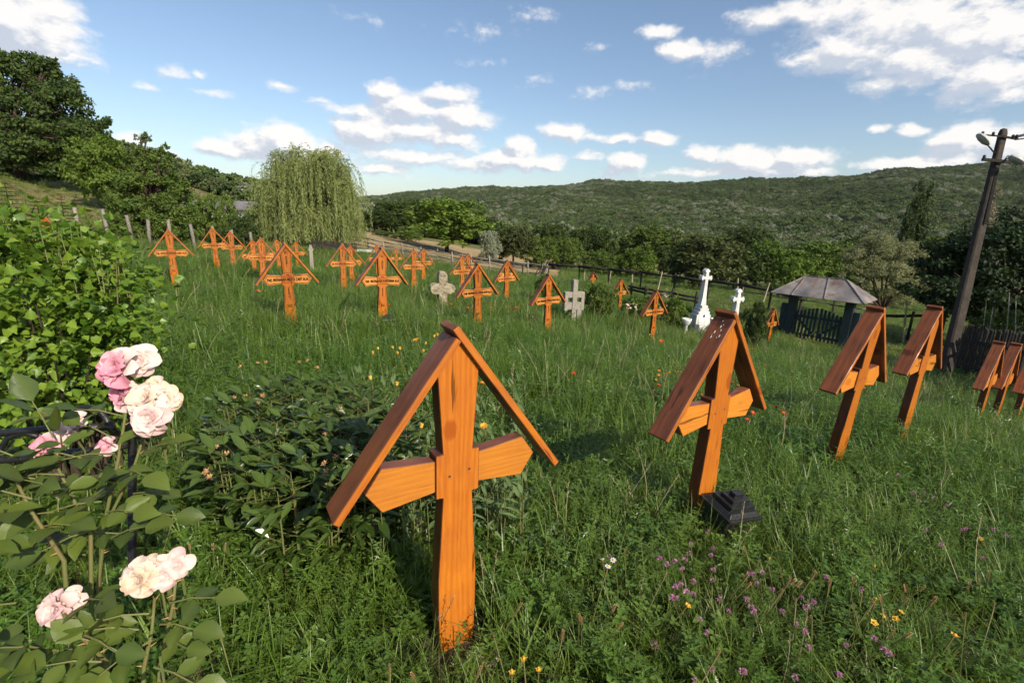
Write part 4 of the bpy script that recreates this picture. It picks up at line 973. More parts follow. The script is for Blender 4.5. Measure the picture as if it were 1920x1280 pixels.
#@@PART3
# ------------------------------------------------------------------ trees
def tmat(name, a, b, trans=.22, rough=.55, spec=.25): return mat(name, a, rough, spec, hue=b, trans=trans, inst_rand=.12)
M_oak = tmat('mid_green_foliage', (.058, .105, .015), (.125, .175, .028))
M_walnut = tmat('dark_green_foliage', (.028, .052, .010), (.070, .105, .020))
M_shade = tmat('shade_painted_foliage', (.012, .026, .006), (.026, .05, .010))  # shade lying on the tree is put into its leaf colour
M_bright = tmat('fresh_green_foliage', (.070, .125, .015), (.135, .195, .026))
M_brownish = tmat('brown_green_foliage', (.045, .062, .016), (.085, .100, .028))
M_silver = tmat('silvery_foliage', (.16, .18, .11), (.26, .28, .19), .12)
M_olive = tmat('grey_olive_foliage', (.17, .19, .075), (.29, .30, .14), .2)
M_willow = tmat('willow_foliage', (.17, .215, .055), (.33, .37, .14), .34)
M_poplar = tmat('poplar_foliage', (.022, .042, .010), (.06, .09, .02))
M_palepoplar = tmat('half_bare_poplar', (.24, .21, .13), (.33, .29, .19))
M_spruce = tmat('spruce_needles', (.035, .065, .022), (.06, .095, .04), .05)
LT = np.array([[0, 0, 0], [.32, .45, .05], [0, 1, -.05], [-.32, .45, .05]]); LF = [(0, 1, 2, 3)]
def leaves_on(b, lobes, n, L_, seed, sub=22, sig=.24, up=.5, droop=.15, shell=.62, wid=1.0):
    """leaf clumps spread over ellipsoid lobes: (centre, radii)"""
    r = np.random.default_rng(seed); vols = np.array([np.prod(l[1])**(2/3) for l in lobes]); vols /= vols.sum()
    for (c, rad), f in zip(lobes, vols):
        c = np.array(c, float); rad = np.array(rad, float); k = max(6, int(n*f)); ns = max(5, int(sub*(f*len(lobes))**.5))
        dirs = r.normal(size=(ns, 3)); dirs[:, 2] = dirs[:, 2]*.85+.18; dirs /= np.linalg.norm(dirs, axis=1)[:, None]
        cs = dirs*(shell+(1.02-shell)*r.random((ns, 1))**.6); tone = np.clip(r.normal(.45, .2, ns), 0, 1)
        j = r.integers(0, ns, k); off = r.normal(size=(k, 3)); off /= np.linalg.norm(off, axis=1)[:, None]+1e-9
        P = cs[j]+off*sig*(r.random((k, 1))**.45)
        out = P/(np.linalg.norm(P, axis=1)[:, None]+1e-9); W = c+P*rad
        Nn = out*.5+off*.7+r.normal(size=(k, 3))*.42; Nn[:, 2] += up
        Y = r.normal(size=(k, 3))+out*.4; Y[:, 2] -= droop
        Mx = frames(Y, Nn)*(L_*r.uniform(.6, 1.25, (k, 1, 1))); Mx[:, :, 0] *= wid
        b.many(LT, LF, Mx, W, np.clip(tone[j]+r.normal(0, .18, k), 0, 1))
    return b
def limbs(b, lobes, base, r0, seed, fork=.35):
    r = random.Random(seed); base = np.array(base, float); top = max(l[0][2] for l in lobes); f = base+np.array([0, 0, (top-base[2])*fork])
    b.tube([base-(0, 0, .3), base+(f-base)*.3+np.array([r.uniform(-.1, .1)*r0, 0, 0]), f], [r0*1.35, r0*1.0, r0*.8], 8)
    for c, rad in lobes:
        c = np.array(c, float); m_ = f+(c-f)*.5+np.array([r.uniform(-.1, .1), r.uniform(-.1, .1), .08])*np.linalg.norm(c-f)
        b.tube([f-(0, 0, .02), m_, c], [r0*.6, r0*.34, r0*.12], 6)
        for _ in range(3):
            e = c+np.array([r.uniform(-.7, .7), r.uniform(-.7, .7), r.uniform(-.2, .7)])*np.array(rad); b.tube([m_+(c-m_)*.4, (m_+e)/2+(0, 0, .05), e], [r0*.2, r0*.13, r0*.05], 4, cap=False)
    return b
def lobeset(seed, n, w, h, z0, rr=.42):
    """lobes of a rounded crown: width radius w, from height z0 up to h"""
    r = random.Random(seed); L_ = [((0, 0, z0+(h-z0)*.55), (w*.6, w*.6, (h-z0)*.42))]
    for i in range(n):
        a = i*2.4+r.uniform(-.3, .3); t = (i+.5)/n; zz = z0+(h-z0)*(.15+.72*t); ww = w*math.sin(math.pi*min(1, .22+.62*t))**.8*.68
        q = rr*w*r.uniform(.75, 1.15); L_.append(((ww*math.cos(a), ww*math.sin(a), zz), (q, q, q*.8*(h-z0)/(1.7*w))))
    return L_
PROTO = {}
def proto(kind, seed, n, w, h, z0, leaf, m, lobes=9, r0=.03, **k):
    key = (kind, seed)
    if key not in PROTO:
        lb = lobeset(seed, lobes, w, h, z0); c = MB(); leaves_on(c, lb, n, leaf, seed, **k); t = MB(); limbs(t, lb, (0, 0, 0), r0, seed)
        PROTO[key] = (c.mesh('crown', m), t.mesh('trunk', M_bark, True))
    return PROTO[key]
def tree(name, P, me, sc, rz, label, cat='tree', group=None, m=None, zoff=0):
    t = empty(name, (P[0], P[1], P[2]+zoff), rz, label=label, cat=cat, group=group)
    c = inst('crown', me[0], t, (0, 0, 0), sc=sc); inst('trunk', me[1], t, (0, 0, 0), sc=sc)
    if m is not None: c.material_slots[0].link = 'OBJECT'; c.material_slots[0].material = m
    return t
def D3(a, b, c): return [proto('round', s, 11000, .46, 1.0, .16, .042, M_oak, 11, .022, sub=26) for s in (a, b, c)]
RND = D3(1, 2, 3)
LOW = [proto('low', s, 8500, .55, 1.0, .0, .05, M_oak, 9, .02, sub=24) for s in (4, 5)]
COLM = [proto('column', s, 9000, .13, 1.0, .04, .022, M_poplar, 14, .012, sub=16) for s in (6, 7)]
def hgt(px, ytop, d, base): return at(px, ytop, d)[2]-base
def ptree(name, px, ytop, d, wpx, kind, m, label, cat='tree', group=None, rz=None, ybase=None):
    """a tree rooted on the ground in column px at depth d, top at ytop, wpx wide"""
    P = col(px, d); h_ = max(.6, hgt(px, ytop, d, P[2])+.1); w = wpx/FPX*d
    k0 = {'round': .92, 'low': 1.1, 'column': .26}[kind]; me = {'round': RND, 'low': LOW, 'column': COLM}[kind][int(px+d) % (3 if kind == 'round' else 2)]
    return tree(name, P, me, (w/k0, w/k0, h_), rz if rz is not None else (px*1.7) % 6.28, label, cat, group, m)

def walnut():
    P = col(40, 41); t = empty('walnut_tree', tuple(P), label='huge dark spreading tree on the grassy slope at the left edge', cat='tree')
    d = 41; A = lambda px, py, dd=0: at(px, py, d+dd)-P; K_ = 41/31
    lb = []
    for px, py, dd, rx, rz in ((60,170,1,2.2,1.9),(-40,150,0,2.6,2.2),(120,205,-.5,2.0,1.5),(20,230,-1,3.0,1.7),(110,260,-1.5,2.3,1.3),(-60,240,0,3.0,2.0),(165,262,-.5,1.35,1.1),(150,295,0,1.6,.9),(60,285,-1.5,2.3,.9),(15,312,-1.2,2.4,.8),(-30,285,-1,2.2,.9),(95,160,.5,1.2,1.2),(175,228,0,.95,.8),(120,320,-.5,1.3,.6),(-120,200,1,3,2.5),(40,122,.5,1.4,.7),(85,128,.3,.8,.6),(0,130,0,1.3,1.0)):
        lb.append((A(px, py, dd), (rx*K_, rx*K_, rz*K_)))
    c = MB(); leaves_on(c, lb, 60000, .30, 91, sub=30, sig=.26, droop=.5); c.obj('crown', M_walnut, t)
    limbs(MB(), lb, (0, 0, 0), .42, 9, .3).obj('trunk', M_bark, t, True)
walnut()
def bushy():
    P = col(290, 24); t = empty('leafy_tree', tuple(P), label='bushy mid-green tree with a loose open top, right of the huge dark tree', cat='tree'); d = 24
    A = lambda px, py, dd=0: at(px, py, d+dd)-P; lb = []
    for px, py, dd, rx, rz in ((290,380,0,1.7,1.4),(255,400,-.3,1.1,1.0),(325,400,-.3,1.1,1.0),(285,340,0,1.3,.9),(262,305,0,.7,.7),(300,300,.1,.55,.6),(270,420,-.6,1.3,.8),(320,430,-.5,1.0,.7),(250,350,0,.8,.7),(325,355,0,.75,.7)): lb.append((A(px, py, dd), (rx, rx, rz)))
    c = MB(); leaves_on(c, lb, 24000, .13, 92, sub=26); 
    tw = [(A(px, py), (.24, .24, .26)) for px, py in ((263,262),(257,280),(281,285),(276,258),(305,277),(296,292),(247,300),(312,310))]
    leaves_on(c, tw, 1100, .12, 93, sub=8, shell=.3); c.obj('crown', M_oak, t)
    limbs(MB(), lb+tw, (0, 0, 0), .14, 10, .25).obj('trunk', M_bark, t, True)
bushy()
ptree('hanging_tree', 205, 262, 34, 105, 'round', M_bright, 'lighter green tree tucked between the huge dark tree and the bushy one')
ptree('shrub', 388, 366, 27, 62, 'low', M_bright, 'rounded green shrub hiding the white farm wall', 'shrub'); ptree('shrub', 428, 372, 26, 50, 'low', M_oak, 'second shrub from the bushy tree, before the white farm wall', 'shrub')
ptree('shrub', 462, 400, 25, 62, 'low', M_walnut, 'dark shrub directly left of the weeping willow', 'shrub'); ptree('shrub', 350, 425, 24, 44, 'low', M_oak, 'low shrub behind the tall post between two crosses', 'shrub')
ptree('shrub', 425, 428, 24, 60, 'low', M_walnut, 'low dark shrub behind the second cross from the leafy bush', 'shrub')
ptree('shrub', 228, 405, 21.5, 50, 'low', M_oak, 'scrubby bush behind the leftmost fence posts', 'shrub')

def willow():
    d = 36; P = col(638, d); t = empty('weeping_willow', tuple(P), label='large pale green weeping willow behind the far crosses', cat='tree')
    A = lambda px, py, dd=0: at(px, py, d+dd)-P; r = random.Random(8); b = MB(); tw = MB(); V = []; 
    tips = [(560,290),(600,285),(520,300),(640,296),(585,300),(540,310),(500,318),(655,330),(620,310),(490,345),(655,360),(575,330),(530,345),(610,345),(505,380),(560,370),(640,390),(590,390),(480,390),(665,400),(545,410)]
    tr = MB(); f = A(622, 400); tr.tube([(0, 0, -.4), A(640, 440), f], [.42, .36, .30], 9)
    pos = []; Ys = []; Ns = []; vv = []; Ls = []
    for (px, py) in tips:
        for dd in (-2.0, 0, 1.8):
            c = A(575+(px-575)*.88+r.uniform(-9, 9), py+r.uniform(-10, 22), dd+r.uniform(-.8, .8)); m_ = (f+c)/2+np.array([0, 0, .6]); tr.tube([f, m_, c], [.14, .08, .03], 5)
            for s in range(r.randint(16, 44)):
                a = r.uniform(0, 6.28); rr_ = r.uniform(.2, 1.35); tone = min(1, max(0, r.gauss(.5, .22)))
                p0 = c+np.array([r.gauss(0, .35), r.gauss(0, .35), r.gauss(0, .2)]); up = r.uniform(.1, .6); ln = r.uniform(1.0, 3.6)*(1.2 if py > 330 else .95)
                K = int(ln*9)+5; low = 0.15+r.random()*.8
                for i in range(K):
                    q = i/(K-1); x = p0[0]+math.cos(a)*rr_*(1-math.exp(-3*q)); y = p0[1]+math.sin(a)*rr_*(1-math.exp(-3*q)); z = p0[2]+up*math.sin(min(1, q*4)*math.pi/2)*.8-ln*q**1.4
                    if z < low: break
                    for _ in range(2):
                        pos.append((x+r.gauss(0, .04), y+r.gauss(0, .04), z)); Ys.append((r.gauss(0, .45)+math.cos(a)*.2, r.gauss(0, .45)+math.sin(a)*.2, .5-2.0*q-.3)); Ns.append((math.cos(a)*.8+r.gauss(0, .5), math.sin(a)*.8+r.gauss(0, .5), .5)); vv.append(min(1, max(0, tone+r.gauss(0, .15)))); Ls.append(r.uniform(.13, .26))
    pos = np.array(pos); Mx = frames(np.array(Ys), np.array(Ns))*np.array(Ls)[:, None, None]; Mx[:, :, 0] *= .42
    b.many(LT, LF, Mx, pos, np.array(vv)); b.obj('crown', M_willow, t); tr.obj('trunk', M_bark, t, True)
willow()

# trees at the foot of the hill, left to right
BACK = [('round',703,395,74,70,M_walnut,'dark tree right behind the willow on the field edge'),('round',735,378,80,75,M_walnut,'dark tall tree between the willow and the large round field tree'),
 ('round',775,372,84,70,M_walnut,'darkest tall tree rising left above the large round field tree'),('low',765,432,62,60,M_bright,'light low bush at the top edge of the pale field'),('low',720,440,60,46,M_oak,'low bush beside the willow at the field edge'),
 ('round',838,374,52,160,M_bright,'large round bright green tree alone in the pale field'),
 ('low',918,436,48,48,M_silver,'silvery grey bush right of the large round field tree'),('round',962,424,50,85,M_brownish,'brownish green tree right of the silvery bush'),
 ('round',905,405,90,60,M_walnut,'dark tree behind the silvery bush'),('low',1010,445,52,70,M_oak,'green thicket above the end of the rail fence'),('low',1062,448,54,75,M_oak,'green thicket above the concrete cross'),
 ('round',1035,420,80,75,M_walnut,'dark tree behind the thicket above the concrete cross'),('round',1110,425,78,80,M_walnut,'dark tree left of the blue-green leafy one'),('low',1125,470,50,75,M_oak,'low thicket behind the first pale stake'),
 ('round',1215,422,82,110,M_oak,'large pale-topped tree above the small orange crosses'),('low',1190,468,50,90,M_bright,'yellow-green thicket behind the leaning pale stakes'),
 ('round',1310,440,36,150,M_brownish,'brown-green tree with leaning trunk behind the tall white monument'),('round',1265,455,52,70,M_walnut,'dark tree left behind the tall white monument'),
 ('low',1390,470,46,90,M_walnut,'dark thicket between the white monument and the gate'),('round',1440,455,48,110,M_bright,'yellow-green tree above the left eave of the gate'),('round',1530,450,52,110,M_oak,'green tree straight above the gate roof'),
 ('low',1490,485,36,90,M_bright,'sunlit yellow-green bush behind the gate roof'),('round',1600,440,60,90,M_walnut,'dark tree left of the poplar'),
 ('round',1740,450,42,100,M_walnut,'dark tree right of the grey-olive willow'),('round',1760,440,60,100,M_oak,'green tree left of the pale half-bare poplar'),('round',1390,425,90,90,M_walnut,'dark tree high behind the smaller white cross')]
for kd, px, yt, d, w, m, lb in BACK: ptree('shrub' if kd == 'low' else 'leafy_tree', px, yt, d, w, kd, m, lb, 'shrub' if kd == 'low' else 'tree')
ptree('poplar_tree', 1686, 350, 62, 36, 'column', M_poplar, 'tall narrow dark poplar rising above the grey-olive tree'); ptree('poplar_tree', 1672, 392, 61, 26, 'column', M_poplar, 'shorter poplar joined to the left side of the tall one')
ptree('poplar_tree', 1806, 362, 58, 34, 'column', M_palepoplar, 'pale half-bare poplar just left of the power pole'); ptree('poplar_tree', 1778, 420, 60, 22, 'column', M_poplar, 'thin dark poplar left of the pale half-bare one')

def open_tree(name, px, d, pts, n, leaf, m, r0, label, fork=.2, sig=.3, seed=5, **k):
    P = col(px, d); t = empty(name, tuple(P), label=label, cat='tree'); A = lambda a, b, c=0: at(a, b, d+c)-P
    lb = [(A(a, b, dd), (rx, rx, rz)) for a, b, dd, rx, rz in pts]
    c = MB(); leaves_on(c, lb, n, leaf, seed, sig=sig, **k); c.obj('crown', m, t); limbs(MB(), lb, (0, 0, 0), r0, seed, fork).obj('trunk', M_bark, t, True)
open_tree('olive_willow', 1648, 25, [(1650,470,0,1.0,.8),(1610,490,0,.9,.7),(1690,480,0,.9,.8),(1725,500,0,.7,.6),(1600,525,-.4,.7,.5),(1660,520,-.5,1.1,.7),(1710,535,-.4,.9,.6),(1640,450,.3,.6,.5),(1620,550,.2,.7,.4),(1680,560,.2,.8,.4)], 30000, .11, M_olive, .11, 'grey-olive open-crowned tree with dark limbs right of the gate roof', .15, sub=24, wid=.55)
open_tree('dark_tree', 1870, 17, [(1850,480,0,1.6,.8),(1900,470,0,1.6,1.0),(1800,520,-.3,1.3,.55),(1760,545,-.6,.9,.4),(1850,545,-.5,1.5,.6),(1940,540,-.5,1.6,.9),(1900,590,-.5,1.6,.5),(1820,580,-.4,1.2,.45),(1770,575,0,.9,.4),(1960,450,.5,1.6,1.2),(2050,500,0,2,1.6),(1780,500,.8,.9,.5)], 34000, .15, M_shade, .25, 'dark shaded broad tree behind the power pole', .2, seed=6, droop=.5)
def edge_tree():
    x, y = 16.2, 5.6; z = h1(x, y); t = empty('edge_tree', (x, y, z), label='broad tree standing beyond the right edge of the photo, shading the gate', cat='tree')
    lb = [((0,0,4.4),(2.0,2.0,1.4)),((1.6,.8,3.9),(1.8,1.8,1.2)),((-1.5,.6,3.8),(1.6,1.6,1.1)),((.3,-1.6,3.9),(1.7,1.7,1.1)),((-1.0,1.8,3.6),(1.5,1.5,1.0)),((1.8,-1.0,3.4),(1.6,1.6,1.0)),((3.6,1.0,3.8),(1.8,1.8,1.2)),((-.2,.2,5.4),(1.4,1.4,.9))]
    c = MB(); leaves_on(c, lb, 26000, .15, 77, sub=22); c.obj('crown', M_walnut, t); limbs(MB(), lb, (0, 0, 0), .22, 7, .4).obj('trunk', M_bark, t, True)
edge_tree()

def spruce(px, ytop, d, label):
    P = col(px, d); h_ = hgt(px, ytop, d, P[2]); t = empty('spruce_sapling', tuple(P), px % 6, label=label, cat='tree', group='young spruces on the slope behind the leafy bush')
    MB().tube([(0, 0, -.1), (0, 0, h_*.5), (.01, 0, h_)], [.035, .02, .004], 5).obj('trunk', M_bark, t)
    r = random.Random(px); pos = []; Y = []; vv = []
    K = 16
    for k in range(K):
        z = h_*(.06+.93*k/K); l = (h_*.34)*(1-k/K)**.85+.03; nb = 7
        for j in range(nb):
            a = j*6.28/nb+k*.7+r.uniform(-.2, .2); n_ = int(l*55)+5
            for i in range(n_):
                q = (i+r.random())/n_; p = (l*q*math.cos(a), l*q*math.sin(a), z+l*q*.12-l*q*q*.12)
                for sd in (-1, 1): pos.append(p); Y.append((math.cos(a+sd*.8), math.sin(a+sd*.8), r.uniform(-.2, .5))); vv.append(r.random())
    Mx = frames(np.array(Y), np.tile((0, 0, 1.0), (len(Y), 1)))*.05; Mx[:, :, 0] *= .5
    MB().many(LT, LF, Mx, np.array(pos), np.array(vv)).obj('crown', M_spruce, t)
spruce(35, 338, 14, 'young spruce nearest the left edge above the leafy bush'); spruce(90, 372, 13, 'young spruce in the middle of three above the leafy bush'); spruce(132, 368, 15, 'rightmost young spruce above the leafy bush'); spruce(8, 372, 12, 'small spruce cut by the left edge of the photo')

def forest():
    """woods on the far hill and the near left ridge"""
    ms = []
    for i, m in enumerate((M_oak, M_walnut, M_oak, M_silver, M_bright)):
        lb = lobeset(40+i, 6, .52, .95, .25); c = MB(); leaves_on(c, lb, 1500, .115, 40+i, sub=14, shell=.7); ms.append(c.mesh('wood_crown', tmats[i]))
    coll = proto_collection('woodland', ms)
    Ps = []
    for d0, d1, n in ((98, 180, 3600), (180, 330, 9500), (330, 560, 24000), (560, 1050, 50000)):
        d = np.sqrt(rng.uniform(d0*d0, d1*d1, n)); px = rng.uniform(560, 2150, n); x = d*(px-960)/FPX; y = d*.985; z = H(x, y); Ps.append(np.stack([x, y, z], 1))
    n = 5200; d = np.sqrt(rng.uniform(112**2, 260**2, n)); px = rng.uniform(-100, 720, n); x = d*(px-960)/FPX; y = d*.985; Ps.append(np.stack([x, y, H(x, y)], 1))
    P = np.concatenate(Ps); dd = np.hypot(P[:, 0], P[:, 1]); dp, px, py = depth_px(P[:, 0], P[:, 1], P[:, 2])
    k = (py < 700); P = P[k]; n = len(P); dd = dd[k]
    s = rng.uniform(3.6, 7.6, n)*np.interp(dd, [100, 300, 900], [.9, .95, 1.1]); pat = fbm(P[:, 0]/60, P[:, 1]/60, 81)
    u = rng.random(n)+(pat-.47)*1.2; idx = np.select([u < .30, u < .58, u < .80, u < .90], [1, 0, 2, 4], 3)
    P[:, 2] -= s*.18
    scatter('forest', P, idx, rng.uniform(0, 6.28, n), np.stack([s*1.05, s*1.05, s*rng.uniform(.75, 1.1, n)], 1), rng.random(n), coll, .06, label='dense broadleaf woods covering the far hill and left ridge', cat='forest', kind='stuff')
tmats = [tmat('wood_green', (.072, .115, .032), (.125, .175, .050)), tmat('wood_dark', (.048, .080, .024), (.085, .125, .038)), tmat('wood_olive', (.10, .12, .05), (.15, .165, .075)), tmat('wood_silver', (.20, .22, .14), (.29, .31, .21)), tmat('wood_fresh', (.09, .13, .035), (.14, .18, .055))]
forest()

# ------------------------------------------------------------------ garden plants
LEAF8 = np.array([[0,0,0],[.20,.22,.03],[.27,.48,.04],[.17,.76,.02],[0,1,-.06],[-.17,.76,.02],[-.27,.48,.04],[-.20,.22,.03],[0,.48,-.03],[0,.76,-.05],[0,.22,-.02]])
LEAF8F = [(0,1,10),(1,2,8,10),(2,3,9,8),(3,4,9),(4,5,9),(5,6,8,9),(6,7,10,8),(7,0,10)]
def leafmesh(name, T, F, m, scale=(1, 1, 1), var=.5, curl=0.0):
    V = np.array(T)*np.array(scale); V[:, 2] -= curl*V[:, 1]**2
    b = MB().add(V, F, var); b.var = [np.where(np.abs(np.array(T)[:, 0]) < .01, min(1.0, var+.35), var-.1)]
    return b.mesh(name, m, True)
HIBL = np.array([[0,0,0],[.26,.12,.03],[.50,.30,.07],[.34,.46,.03],[.30,.66,.04],[.14,.80,.0],[0,1,-.08],[-.14,.80,.0],[-.30,.66,.04],[-.34,.46,.03],[-.50,.30,.07],[-.26,.12,.03],[0,.4,-.03],[0,.7,-.04]])
HIBF = [(0,1,12),(1,2,3,12),(3,4,5,13,12),(5,6,13),(6,7,13),(7,8,9,12,13),(9,10,11,12),(11,0,12)]
HIBT = [(a[0], a[i], a[i+1]) for a in HIBF for i in range(1, len(a)-1)]
L8T = [(a[0], a[i], a[i+1]) for a in LEAF8F for i in range(1, len(a)-1)]
def rand_leaf_frames(r, out, n, upb=.6, nb=.5):
    Y = out+r.normal(size=(n, 3))*.5; Y[:, 2] += upb*.2-.25
    Nn = r.normal(size=(n, 3))*.45+out*nb; Nn[:, 2] += upb; return frames(Y, Nn)
def mat44(M3, o, s):
    m = Matrix.Identity(4)
    for i in range(3):
        for j in range(3): m[i][j] = float(M3[i, j]*s)
        m[i][3] = float(o[i])
    return m
def hibiscus():
    d = 2.35; C0 = at(95, 640, d); g = h1(C0[0], C0[1]); t = empty('leafy_bush', (C0[0], C0[1], g), label='dense bright green shrub of lobed leaves at the left', cat='bush')
    A = lambda px, py, dd=0: at(px, py, d+dd)-np.array([C0[0], C0[1], g])
    lobes = [(A(60,560,.1),(.50,.5,.42)),(A(140,570,.0),(.32,.42,.33)),(A(-60,560,.1),(.5,.5,.45)),(A(120,660,-.1),(.46,.45,.34)),(A(182,610,.1),(.20,.35,.28)),(A(10,680,-.15),(.45,.4,.35)),(A(175,700,0),(.18,.3,.24)),(A(100,500,.2),(.36,.4,.21)),(A(20,470,.2),(.4,.4,.20)),(A(165,525,.2),(.18,.3,.15))]
    r = np.random.default_rng(14); N_ = 9400; vols = np.array([np.prod(l[1])**(2/3) for l in lobes]); vols /= vols.sum(); P = []; O = []; V = []
    for (c, rad), f in zip(lobes, vols):
        k = int(N_*f); ns = 46; cd_ = r.normal(size=(ns, 3)); cd_ /= np.linalg.norm(cd_, axis=1)[:, None]; jj = r.integers(0, ns, k); dr = cd_[jj]+r.normal(size=(k, 3))*.17; rr_ = .55+.48*r.random((k, 1))
        P.append(np.array(c)+dr*rr_*np.array(rad)); O.append(dr)
    P = np.concatenate(P); O = np.concatenate(O)
    # upright new shoots along the top
    shoots = MB(); sp = []; so_ = []
    for _ in range(70):
        px = r.uniform(-60, 235); yt = np.interp(px, [-60, 0, 60, 100, 200, 260, 300], [410, 410, 432, 436, 450, 500, 580])+r.uniform(-18, 25); dd = r.uniform(-.15, .35)
        tp = A(px, yt, dd); b0 = tp-np.array([r.uniform(-.04, .04), r.uniform(-.04, .04), r.uniform(.22, .4)]); shoots.tube([b0, (tp+b0)/2, tp], [.004, .003, .0015], 4, cap=False)
        for i in range(9):
            q = i/8; a = i*2.4; sp.append(b0+(tp-b0)*q); so_.append((math.cos(a), math.sin(a), .35+.7*q))
    P = np.concatenate([P, np.array(sp)]); O = np.concatenate([O, np.array(so_)]); n = len(P)
    k = P[:, 2] > .04; P = P[k]; O = O[k]; n = len(P)
    Fm = rand_leaf_frames(r, O, n); sz = r.uniform(.022, .052, n)
    s = (A(120, 300, 1)-A(120, 300, 0)); cd = (P+np.array([C0[0], C0[1], g])); depth, px, py = depth_px(cd[:, 0], cd[:, 1], cd[:, 2])
    score = depth-sz*6+np.where((px < 0) | (py > 900), 9, 0)-.3*((O@(-FW)) > .2); order = np.argsort(score)
    sel = order[:300]; rest = order[300:]
    ms = [leafmesh('leaf', HIBL, HIBF, M_hib, (1, 1, z), v, cu) for v, z, cu in ((.2, 1, .1), (.5, 1.4, .2), (.75, .8, .0), (.95, 1.2, .3))]
    for i in sel: inst('leaf', ms[int(r.integers(0, 4))], t, None, mw=mat44(Fm[i], P[i], sz[i]))
    b = MB(); b.many(HIBL, HIBT, Fm[rest]*sz[rest, None, None], P[rest], np.clip(r.normal(.45, .3, len(rest)), 0, 1)); b.obj('foliage', M_hib, t, kind='stuff')
    st = MB()
    for _ in range(40):
        e = P[int(r.integers(0, n))]; st.tube([(e[0]*.15+r.uniform(-.1, .1), e[1]*.15+r.uniform(-.1, .1), -.05), e*.55+np.array([0, 0, .05]), e], [.012, .008, .003], 5, cap=False)
    st.obj('stems', M_bark, t, kind='stuff'); shoots.obj('shoots', M_stem, t, kind='stuff')
hibiscus()

def peony():
    px0, d0 = 560, 2.5; G = hitg(560, 860, .35); g = h1(G[0], G[1]); O_ = np.array([G[0], G[1], g]); t = empty('peony_bush', tuple(O_), label='broad dark green peony clump with withered seed heads', cat='bush')
    r = np.random.default_rng(21); st = MB(); P = []; Y = []; Nn = []; S_ = []
    stems = []
    for _ in range(340):
        px = r.uniform(380, 775); py = r.uniform(715, 930); hh = r.uniform(.38, .56)*np.interp(py, [700, 800, 1000], [1.0, 1.0, .72])
        if (px-575)**2/200**2+(py-815)**2/112**2 > 1: continue
        q = hitg(px, py, hh)-O_; stems.append(q)
    for q in stems:
        base = np.array([q[0]*.93, q[1]*.95, h1(q[0]+O_[0], q[1]+O_[1])-g-.02]); st.tube([base, (base+q)/2+np.array([0, 0, .04]), q], [.005, .004, .002], 4, cap=False)
        for k in range(10):
            f = .12+.88*k/9; p = base+(q-base)*f; a = k*2.4+r.uniform(-.3, .3); el = r.uniform(.0, .6); dr = np.array([math.cos(a)*math.cos(el), math.sin(a)*math.cos(el), math.sin(el)]); e = p+dr*r.uniform(.05, .10)
            st.tube([p, e], [.002, .0012], 3, cap=False)
            for da in (-.75, 0, .75):
                aa = a+da+r.uniform(-.15, .15); P.append(e); Y.append((math.cos(aa), math.sin(aa), r.uniform(-.45, .9))); Nn.append((r.normal(0, .3), r.normal(0, .3), 1)); S_.append(r.uniform(.055, .098)*(1.1 if da == 0 else .9))
    P = np.array(P); Fm = frames(np.array(Y), np.array(Nn)); S_ = np.array(S_); n = len(P)
    w = P+O_; depth, px, py = depth_px(w[:, 0], w[:, 1], w[:, 2]); hz = P[:, 2]-(H(w[:, 0], w[:, 1])-g)
    order = np.argsort(depth-hz*2.2-S_*3); sel = order[:300]; rest = order[300:]
    ms = [leafmesh('leaf', LEAF8, LEAF8F, M_peony, (x, 1, 1), v, cu) for x, v, cu in ((.68, .1, .15), (.6, .5, .25), (.76, .9, .05))]
    for i in sel: inst('leaf', ms[int(r.integers(0, 3))], t, None, mw=mat44(Fm[i], P[i], S_[i]))
    MB().many(LEAF8*np.array([.68, 1, 1.2]), L8T, Fm[rest]*S_[rest, None, None], P[rest], r.random(len(rest))).obj('foliage', M_peony, t, kind='stuff'); st.obj('stems', M_stem, t, kind='stuff')
    hm = MB()
    for k in range(5):
        a = k*1.257; leafquad(hm, (0, 0, 0), (math.cos(a), math.sin(a), .5), (0, 0, 1), .024, .012, R.random())
    for k in range(3):
        a = k*2.09; hm.tube([(0, 0, 0), (math.cos(a)*.008, math.sin(a)*.008, .010), (math.cos(a)*.010, math.sin(a)*.010, .020)], [.004, .005, .001], 5, R.random())
    hm = hm.mesh('seed_head', M_brownpetal)
    for px, py in ((483,682),(499,680),(452,688),(562,680),(578,676),(594,690),(437,746),(462,744),(493,742),(485,757),(617,765),(613,763),(637,767),(616,785),(610,815),(405,840),(425,852),(388,885),(395,895),(610,870),(613,885),(630,858)):
        q = hitg(px, py, .52)-O_; inst('seed_head', hm, t, tuple(q), (R.uniform(-.6, .6), R.uniform(-.6, .6), R.uniform(0, 6)), .85)
peony()

def simple_flower(name, m, mc, petals=14, L_=.02, W_=.007, el=.25, layers=2, h=.35, closed=False, disc=.006):
    """head and stem in one mesh: 0 petals, 1 centre, 2 stem"""
    b = MB()
    for ly in range(layers):
        for k in range(petals):
            a = 6.283*(k+.5*ly)/petals+R.uniform(-.08, .08); e = (1.25 if closed else el)+.35*ly; leafquad(b, (disc*.5*math.cos(a), disc*.5*math.sin(a), 0), (math.cos(a)*math.cos(e), math.sin(a)*math.cos(e), math.sin(e)), (0, 0, 1) if not closed else (math.cos(a), math.sin(a), 0), L_*(1-.15*ly), W_, R.random(), 0)
    b.lathe([(.001, -.006), (disc, -.002), (disc*.9, .003), (.001, .005)], (0, 0, 0), 8, m=1); b.tube([(0, 0, -.003), (.006, .004, -h*.5), (0, 0, -h)], [.0018, .002, .0022], 4, m=2, cap=False)
    return b.mesh(name, [m, mc, M_stem], False)
